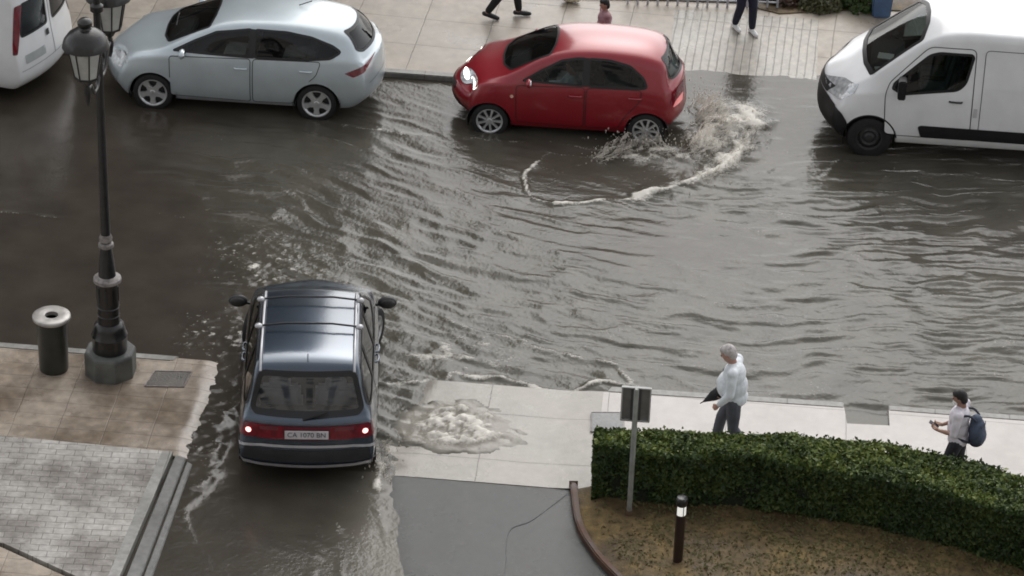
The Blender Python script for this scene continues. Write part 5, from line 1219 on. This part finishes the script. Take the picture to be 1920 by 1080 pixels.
# man in a white shirt, head bowed, folded umbrella in the far hand
J = dict(BASE, head=(.13, 0, 1.56), neck=(.07, 0, 1.45), face=(1, 0, -.45), chest=(.03, 0, 1.26), Ls=(.03, .19, 1.38), Rs=(.03, -.19, 1.38),
    Le=(.03, .26, 1.10), Lw=(.17, .22, .90), Lc=1.0, Re=(.06, -.25, 1.10), Rw=(.20, -.20, .86), Rc=1.3, Lh=(0, .09, .90), Lk=(-.02, .10, .49), La=(-.28, .10, .14), Rk=(.17, -.09, .52), Ra=(.24, -.09, .09), Lf=(1, 0, -.3))
man, v = person('grey-haired man in a white long-sleeved shirt walking with a folded black umbrella', (3.27, -3.93, .05), pi-.15, J, 1.73, SKIN, cloth('white_shirt', (.76, .80, .84)), cloth('grey_trousers', (.10, .105, .125)), MT['black'], HAIR['grey'], belly=.05)
um = thing('umbrella', 'folded black umbrella held low in front by the man in the white shirt', 'umbrella', tuple(man.matrix_basis @ Vector((.25, -.21, .78))), pi-.15)
R_ = Matrix.Rotation(radians(132), 3, 'Y')
MB().lathe([(.0, -.10), (.05, -.06), (.085, .02), (.07, .16), (.03, .27), (.006, .34)], n=12, M=R_, c=(-.05, 0, .07)).build('canopy', mat('umbrella_cloth', (.012, .012, .015), .7, var=.3, bump=.8, bscale=20), um, 60)
MB().tube([R_ @ Vector((0, 0, -.14))+Vector((-.05, 0, .07)), R_ @ Vector((0, 0, .38))+Vector((-.05, 0, .07))], .007, 6).build('umbrella_shaft', IRON, um, 60)
# small pocket in the shirt
pk = MB().ball((0, 0, 0), (.030, .012, .030), 10, 6).build('shirt_pocket', mat('pocket_dark', (.08, .09, .1), .8), man, 60); pk.location = (.175, -.10, 1.24)
# schoolboy with a mask and a blue backpack
J = dict(BASE, head=(.05, 0, 1.58), face=(1, .15, -.25), chest=(.02, 0, 1.27), Le=(.03, .23, 1.11), Lw=(.27, .10, 1.03), Lhd=(1, -.3, .2), Lpn=(0, 0, 1), Lc=.9, Re=(.03, -.23, 1.11), Rw=(.27, -.08, 1.02), Rhd=(1, .3, .2), Rpn=(0, 0, 1), Rc=.9, Lk=(.12, .1, .50), La=(.10, .1, .09), Rk=(-.02, -.1, .49), Ra=(-.20, -.1, .12))
boy, v = person('boy with black hair, white face mask and pale shirt walking with a blue backpack', (6.17, -4.36, .05), pi-.30, J, 1.57, SKIN2, cloth('pale_shirt', (.72, .68, .74)), cloth('dark_trousers', (.03, .03, .04)), mat('white_shoe', (.6, .6, .6), .5), HAIR['black'], hairlong=.0, sleeves='short')
FRb = Matrix((Vector((1, .15, -.25)).normalized(), Vector((0, 0, 1)).cross(Vector((1, .15, -.25))).normalized(), Vector((1, .15, -.25)).normalized().cross(Vector((0, 0, 1)).cross(Vector((1, .15, -.25))).normalized()))).transposed()
blob('face_mask', [], [(Vector(J['head'])+FRb @ Vector((.058, 0, -.050)), (.052, .066, .050), FRb)], .006, mat('mask_white', (.8, .8, .8), .8), boy)
bp_ = thing('backpack', 'slate blue backpack worn on the back of the boy in the mask', 'backpack', tuple(boy.matrix_basis @ Vector((-.24, 0, 1.12))), pi-.30)
bp_.scale = (.80, .84, .86); bm_ = mat('backpack_blue', (.05, .068, .11), .7, c2=(.08, .105, .16), scale=6, bump=.3); bd_ = mat('backpack_dark', (.015, .02, .04), .7)
blob('bag_body', [([(.02, 0, .17), (0, 0, 0), (0, 0, -.16)], [.10, .125, .115])], [((-.02, 0, -.02), (.125, .165, .23)), ((-.08, 0, -.08), (.09, .13, .14))], .01, bm_, bp_)
blob('bag_base', [], [((-.02, 0, -.17), (.125, .160, .085))], .01, bd_, bp_)
for s_ in (1, -1): MB().tube(cat2([(.0, s_*.10, .21), (.12, s_*.12, .285), (.27, s_*.125, .22), (.335, s_*.13, .05), (.24, s_*.15, -.12), (.05, s_*.13, -.17)]), .018, 6).build('strap', bd_, bp_, 60)
MB().tube([(-.10, -.12, .12), (-.13, 0, .15), (-.10, .12, .12)], .008, 5).build('zip', bd_, bp_, 60)
ph = thing('phone', 'small dark phone held in both hands by the boy with the backpack', 'phone', tuple(boy.matrix_basis @ Vector((.37, .01, 1.05))), pi-.30)
MB().box((0, 0, 0), (.14, .07, .009), M=Matrix.Rotation(-.5, 3, 'Y')).build('phone_body', MT['ink'], ph, 0, bevel=.003)
# far pavement: legs in view only
J = dict(BASE, Lk=(.16, .09, .52), La=(.22, .09, .09), Rk=(-.06, -.09, .50), Ra=(-.30, -.09, .13), Rf=(1, 0, -.3), Le=(-.10, .23, 1.13), Lw=(-.16, .24, .90), Re=(.08, -.23, 1.13), Rw=(.22, -.22, .92))
person('person in black trousers and shoes striding along the far pavement behind the red car', (-.93, 8.52, .09), .1, dict(J), 1.72, SKIN2, cloth('dark_top', (.02, .02, .025)), cloth('black_trousers', (.010, .010, .012)), MT['black'], HAIR['black'], vox=.014)
J2 = dict(BASE, Lk=(.10, .09, .50), La=(.10, .10, .09), Rk=(.02, -.09, .50), Ra=(-.14, -.10, .10))
person('person in navy trousers and bright white shoes on the ribbed crossing', (3.02, 8.62, .09), -pi/2+.5, J2, 1.70, SKIN2, cloth('navy_top', (.015, .016, .035)), cloth('navy_trousers', (.014, .015, .035)), mat('white_trainer', (.80, .80, .80), .5), HAIR['black'], vox=.014)
J3 = dict(BASE, face=(1, 0, -.2))
person('dark-haired child in a dusty pink top behind the red car', (.80, 6.85, .03), pi+.3, J3, 1.33, SKIN, cloth('pink_top', (.36, .20, .22)), cloth('dark_jeans', (.03, .03, .05)), MT['black'], HAIR['black'], vox=.012, hairlong=.02)
# driver of the red car
J4 = dict(BASE, pelvis=(0, 0, .93), Lk=(.42, .12, 1.02), La=(.70, .12, .66), Rk=(.42, -.12, 1.02), Ra=(.70, -.12, .66), Le=(.18, .24, 1.16), Lw=(.42, .17, 1.22), Re=(.18, -.22, 1.16), Rw=(.42, -.10, 1.22))
rc = [o for o in COL.objects if o.name == 'driving_car'][0]
person('driver of the red car in a pale blue top with both hands on the wheel', tuple(rc.matrix_basis @ Vector((-.03, .34, -.46))), pi+.015, J4, 1.68, SKIN, cloth('pale_blue_top', (.42, .50, .55)), cloth('driver_trousers', (.03, .03, .04)), MT['black'], HAIR['black'], vox=.012)

# ================================================================== SPLASHES
def splash_sheet(name, label, path, hgt, lean, cat='splash', m=None, nt_=200, nh=44, seed=1, drops=500, layers=4, spread=.16, thick=.12, dens=1.):
    """translucent curtains of muddy spray rising off a curved root line, with drops flung off them"""
    root = thing(name, label, cat, (path[0][0], path[0][1], 0)); o0 = np.array([path[0][0], path[0][1], 0])
    P = np.array(cat2(path, 12)); L = np.concatenate([[0], np.cumsum(np.hypot(*np.diff(P, axis=0).T))]); L /= L[-1]
    b = MB(); cov_ = []; fo = []
    for layer in range(layers):
        t = np.linspace(0, 1, nt_); px_ = np.interp(t, L, P[:, 0]); py_ = np.interp(t, L, P[:, 1])
        tx = np.gradient(px_); ty = np.gradient(py_); ll = np.hypot(tx, ty)+1e-9; nx_, ny_ = ty/ll, -tx/ll
        h_ = hgt*np.sin(pi*np.clip(t, .01, .99))**.6*(.35+1.15*fbm(t*11, t*0+layer*3, seed, 4))*(1-.12*layer)
        vs = []
        for j in range(nh+1):
            s = j/nh; n1_ = fbm(t*9+layer*5, t*0+s*1.5, seed+3, 3)-.5; n2_ = fbm(t*30+layer*5, t*0+s*3, seed+5, 3)-.5
            out = lean*s**1.4+(layer-(layers-1)/2)*thick+n1_*spread*(.4+1.2*s)+n2_*.05
            z = h_*(s*1.75-s*s*.8)+n2_*.06*hgt
            for i in range(nt_): vs.append((px_[i]+nx_[i]*out[i]-o0[0]+n2_[i]*.06, py_[i]+ny_[i]*out[i]-o0[1], max(-.03, z[i])))
            st = fbm(t*55+layer*11, t*0+s*3.5, seed+9, 4); edge_ = np.clip(np.sin(pi*t)*5, 0, 1)
            cov_.append(np.clip((st-.34-.20*s)*4.5, 0, 1)*(1-s)**.35*edge_*dens); fo.append(np.clip(.72+1.3*(fbm(t*24+layer, t*0+s*5, seed+12, 3)-.3)+.3*s, 0, 1))
        fs = [(j*nt_+i, j*nt_+i+1, (j+1)*nt_+i+1, (j+1)*nt_+i) for j in range(nh) for i in range(nt_-1)]
        b.add(vs, fs)
    o = b.build('water_sheet', m, root, 80); o['kind'] = 'stuff'; me = o.data
    for k_, a_ in (('foam', np.concatenate(fo)), ('churn_sheen', np.ones(len(me.vertices))), ('cover', np.concatenate(cov_))): at = me.attributes.new(k_, 'FLOAT', 'POINT'); at.data.foreach_set('value', a_.astype(np.float32))
    d = MB()
    for i in range(drops):
        t = random.random(); x = np.interp(t, L, P[:, 0]); y = np.interp(t, L, P[:, 1]); r = random.choice([.004, .005, .006, .008, .011])
        zz = hgt*random.uniform(.0, 1.15)*sin(pi*min(.97, max(.03, t)))**.6; q = random.gauss(0, .15)
        d.ball((x+q-o0[0], y+random.gauss(0, .15)-o0[1], zz), (r, r, r*random.uniform(1, 2.5)), 6, 4)
    o2 = d.build('droplets', m, root, 80); o2['kind'] = 'stuff'
    me = o2.data
    for k_, v_ in (('foam', .95), ('churn_sheen', 1.), ('cover', .9)): at = me.attributes.new(k_, 'FLOAT', 'POINT'); at.data.foreach_set('value', np.full(len(me.vertices), v_, np.float32))
    return root
def splash_mat():
    m = water_mat('splash_water'); t = m.node_tree; N, L = t.nodes, t.links; b = N['Principled BSDF']; o = [n for n in N if n.type == 'OUTPUT_MATERIAL'][0]
    tr = N.new('ShaderNodeBsdfTransparent'); mx = N.new('ShaderNodeMixShader'); at = N.new('ShaderNodeAttribute'); at.attribute_name = 'cover'
    tl = N.new('ShaderNodeBsdfTranslucent'); tl.inputs[0].default_value = (.80, .76, .70, 1); m2 = N.new('ShaderNodeMixShader'); m2.inputs[0].default_value = .5
    L.new(b.outputs[0], m2.inputs[1]); L.new(tl.outputs[0], m2.inputs[2])
    L.new(at.outputs['Fac'], mx.inputs[0]); L.new(tr.outputs[0], mx.inputs[1]); L.new(m2.outputs[0], mx.inputs[2]); L.new(mx.outputs[0], o.inputs[0]); return m
SM = splash_mat()
splash_sheet('water_splash', 'tall muddy splash thrown up behind the red car', [(2.25, 4.25), (2.50, 4.50), (2.60, 5.05), (2.52, 5.60), (2.35, 6.05)], .62, .30, m=SM, seed=31, drops=420)
splash_sheet('water_splash', 'low clear splash fanning off the rear wheel of the red car', [(.85, 3.95), (1.2, 4.25), (1.6, 4.46), (1.95, 4.46), (2.25, 4.3)], .36, .24, m=SM, seed=47, drops=220, spread=.12, thick=.07, dens=.8)
splash_sheet('water_splash', 'curling crest of spray on the outer edge of the wake right of the red car', [(2.35, 3.50), (2.74, 3.86), (3.02, 4.31), (3.18, 4.86), (3.2, 5.4), (3.05, 5.95)], .20, .10, m=SM, seed=63, drops=160, layers=3, spread=.10, thick=.08, dens=.8)
splash_sheet('water_splash', 'short spray kicked up beside the right rear wheel of the dark car', [(-1.33, -4.15), (-1.25, -4.6), (-1.22, -5.05)], .16, -.10, m=SM, seed=71, drops=90, layers=2, spread=.08, thick=.05, dens=.6)
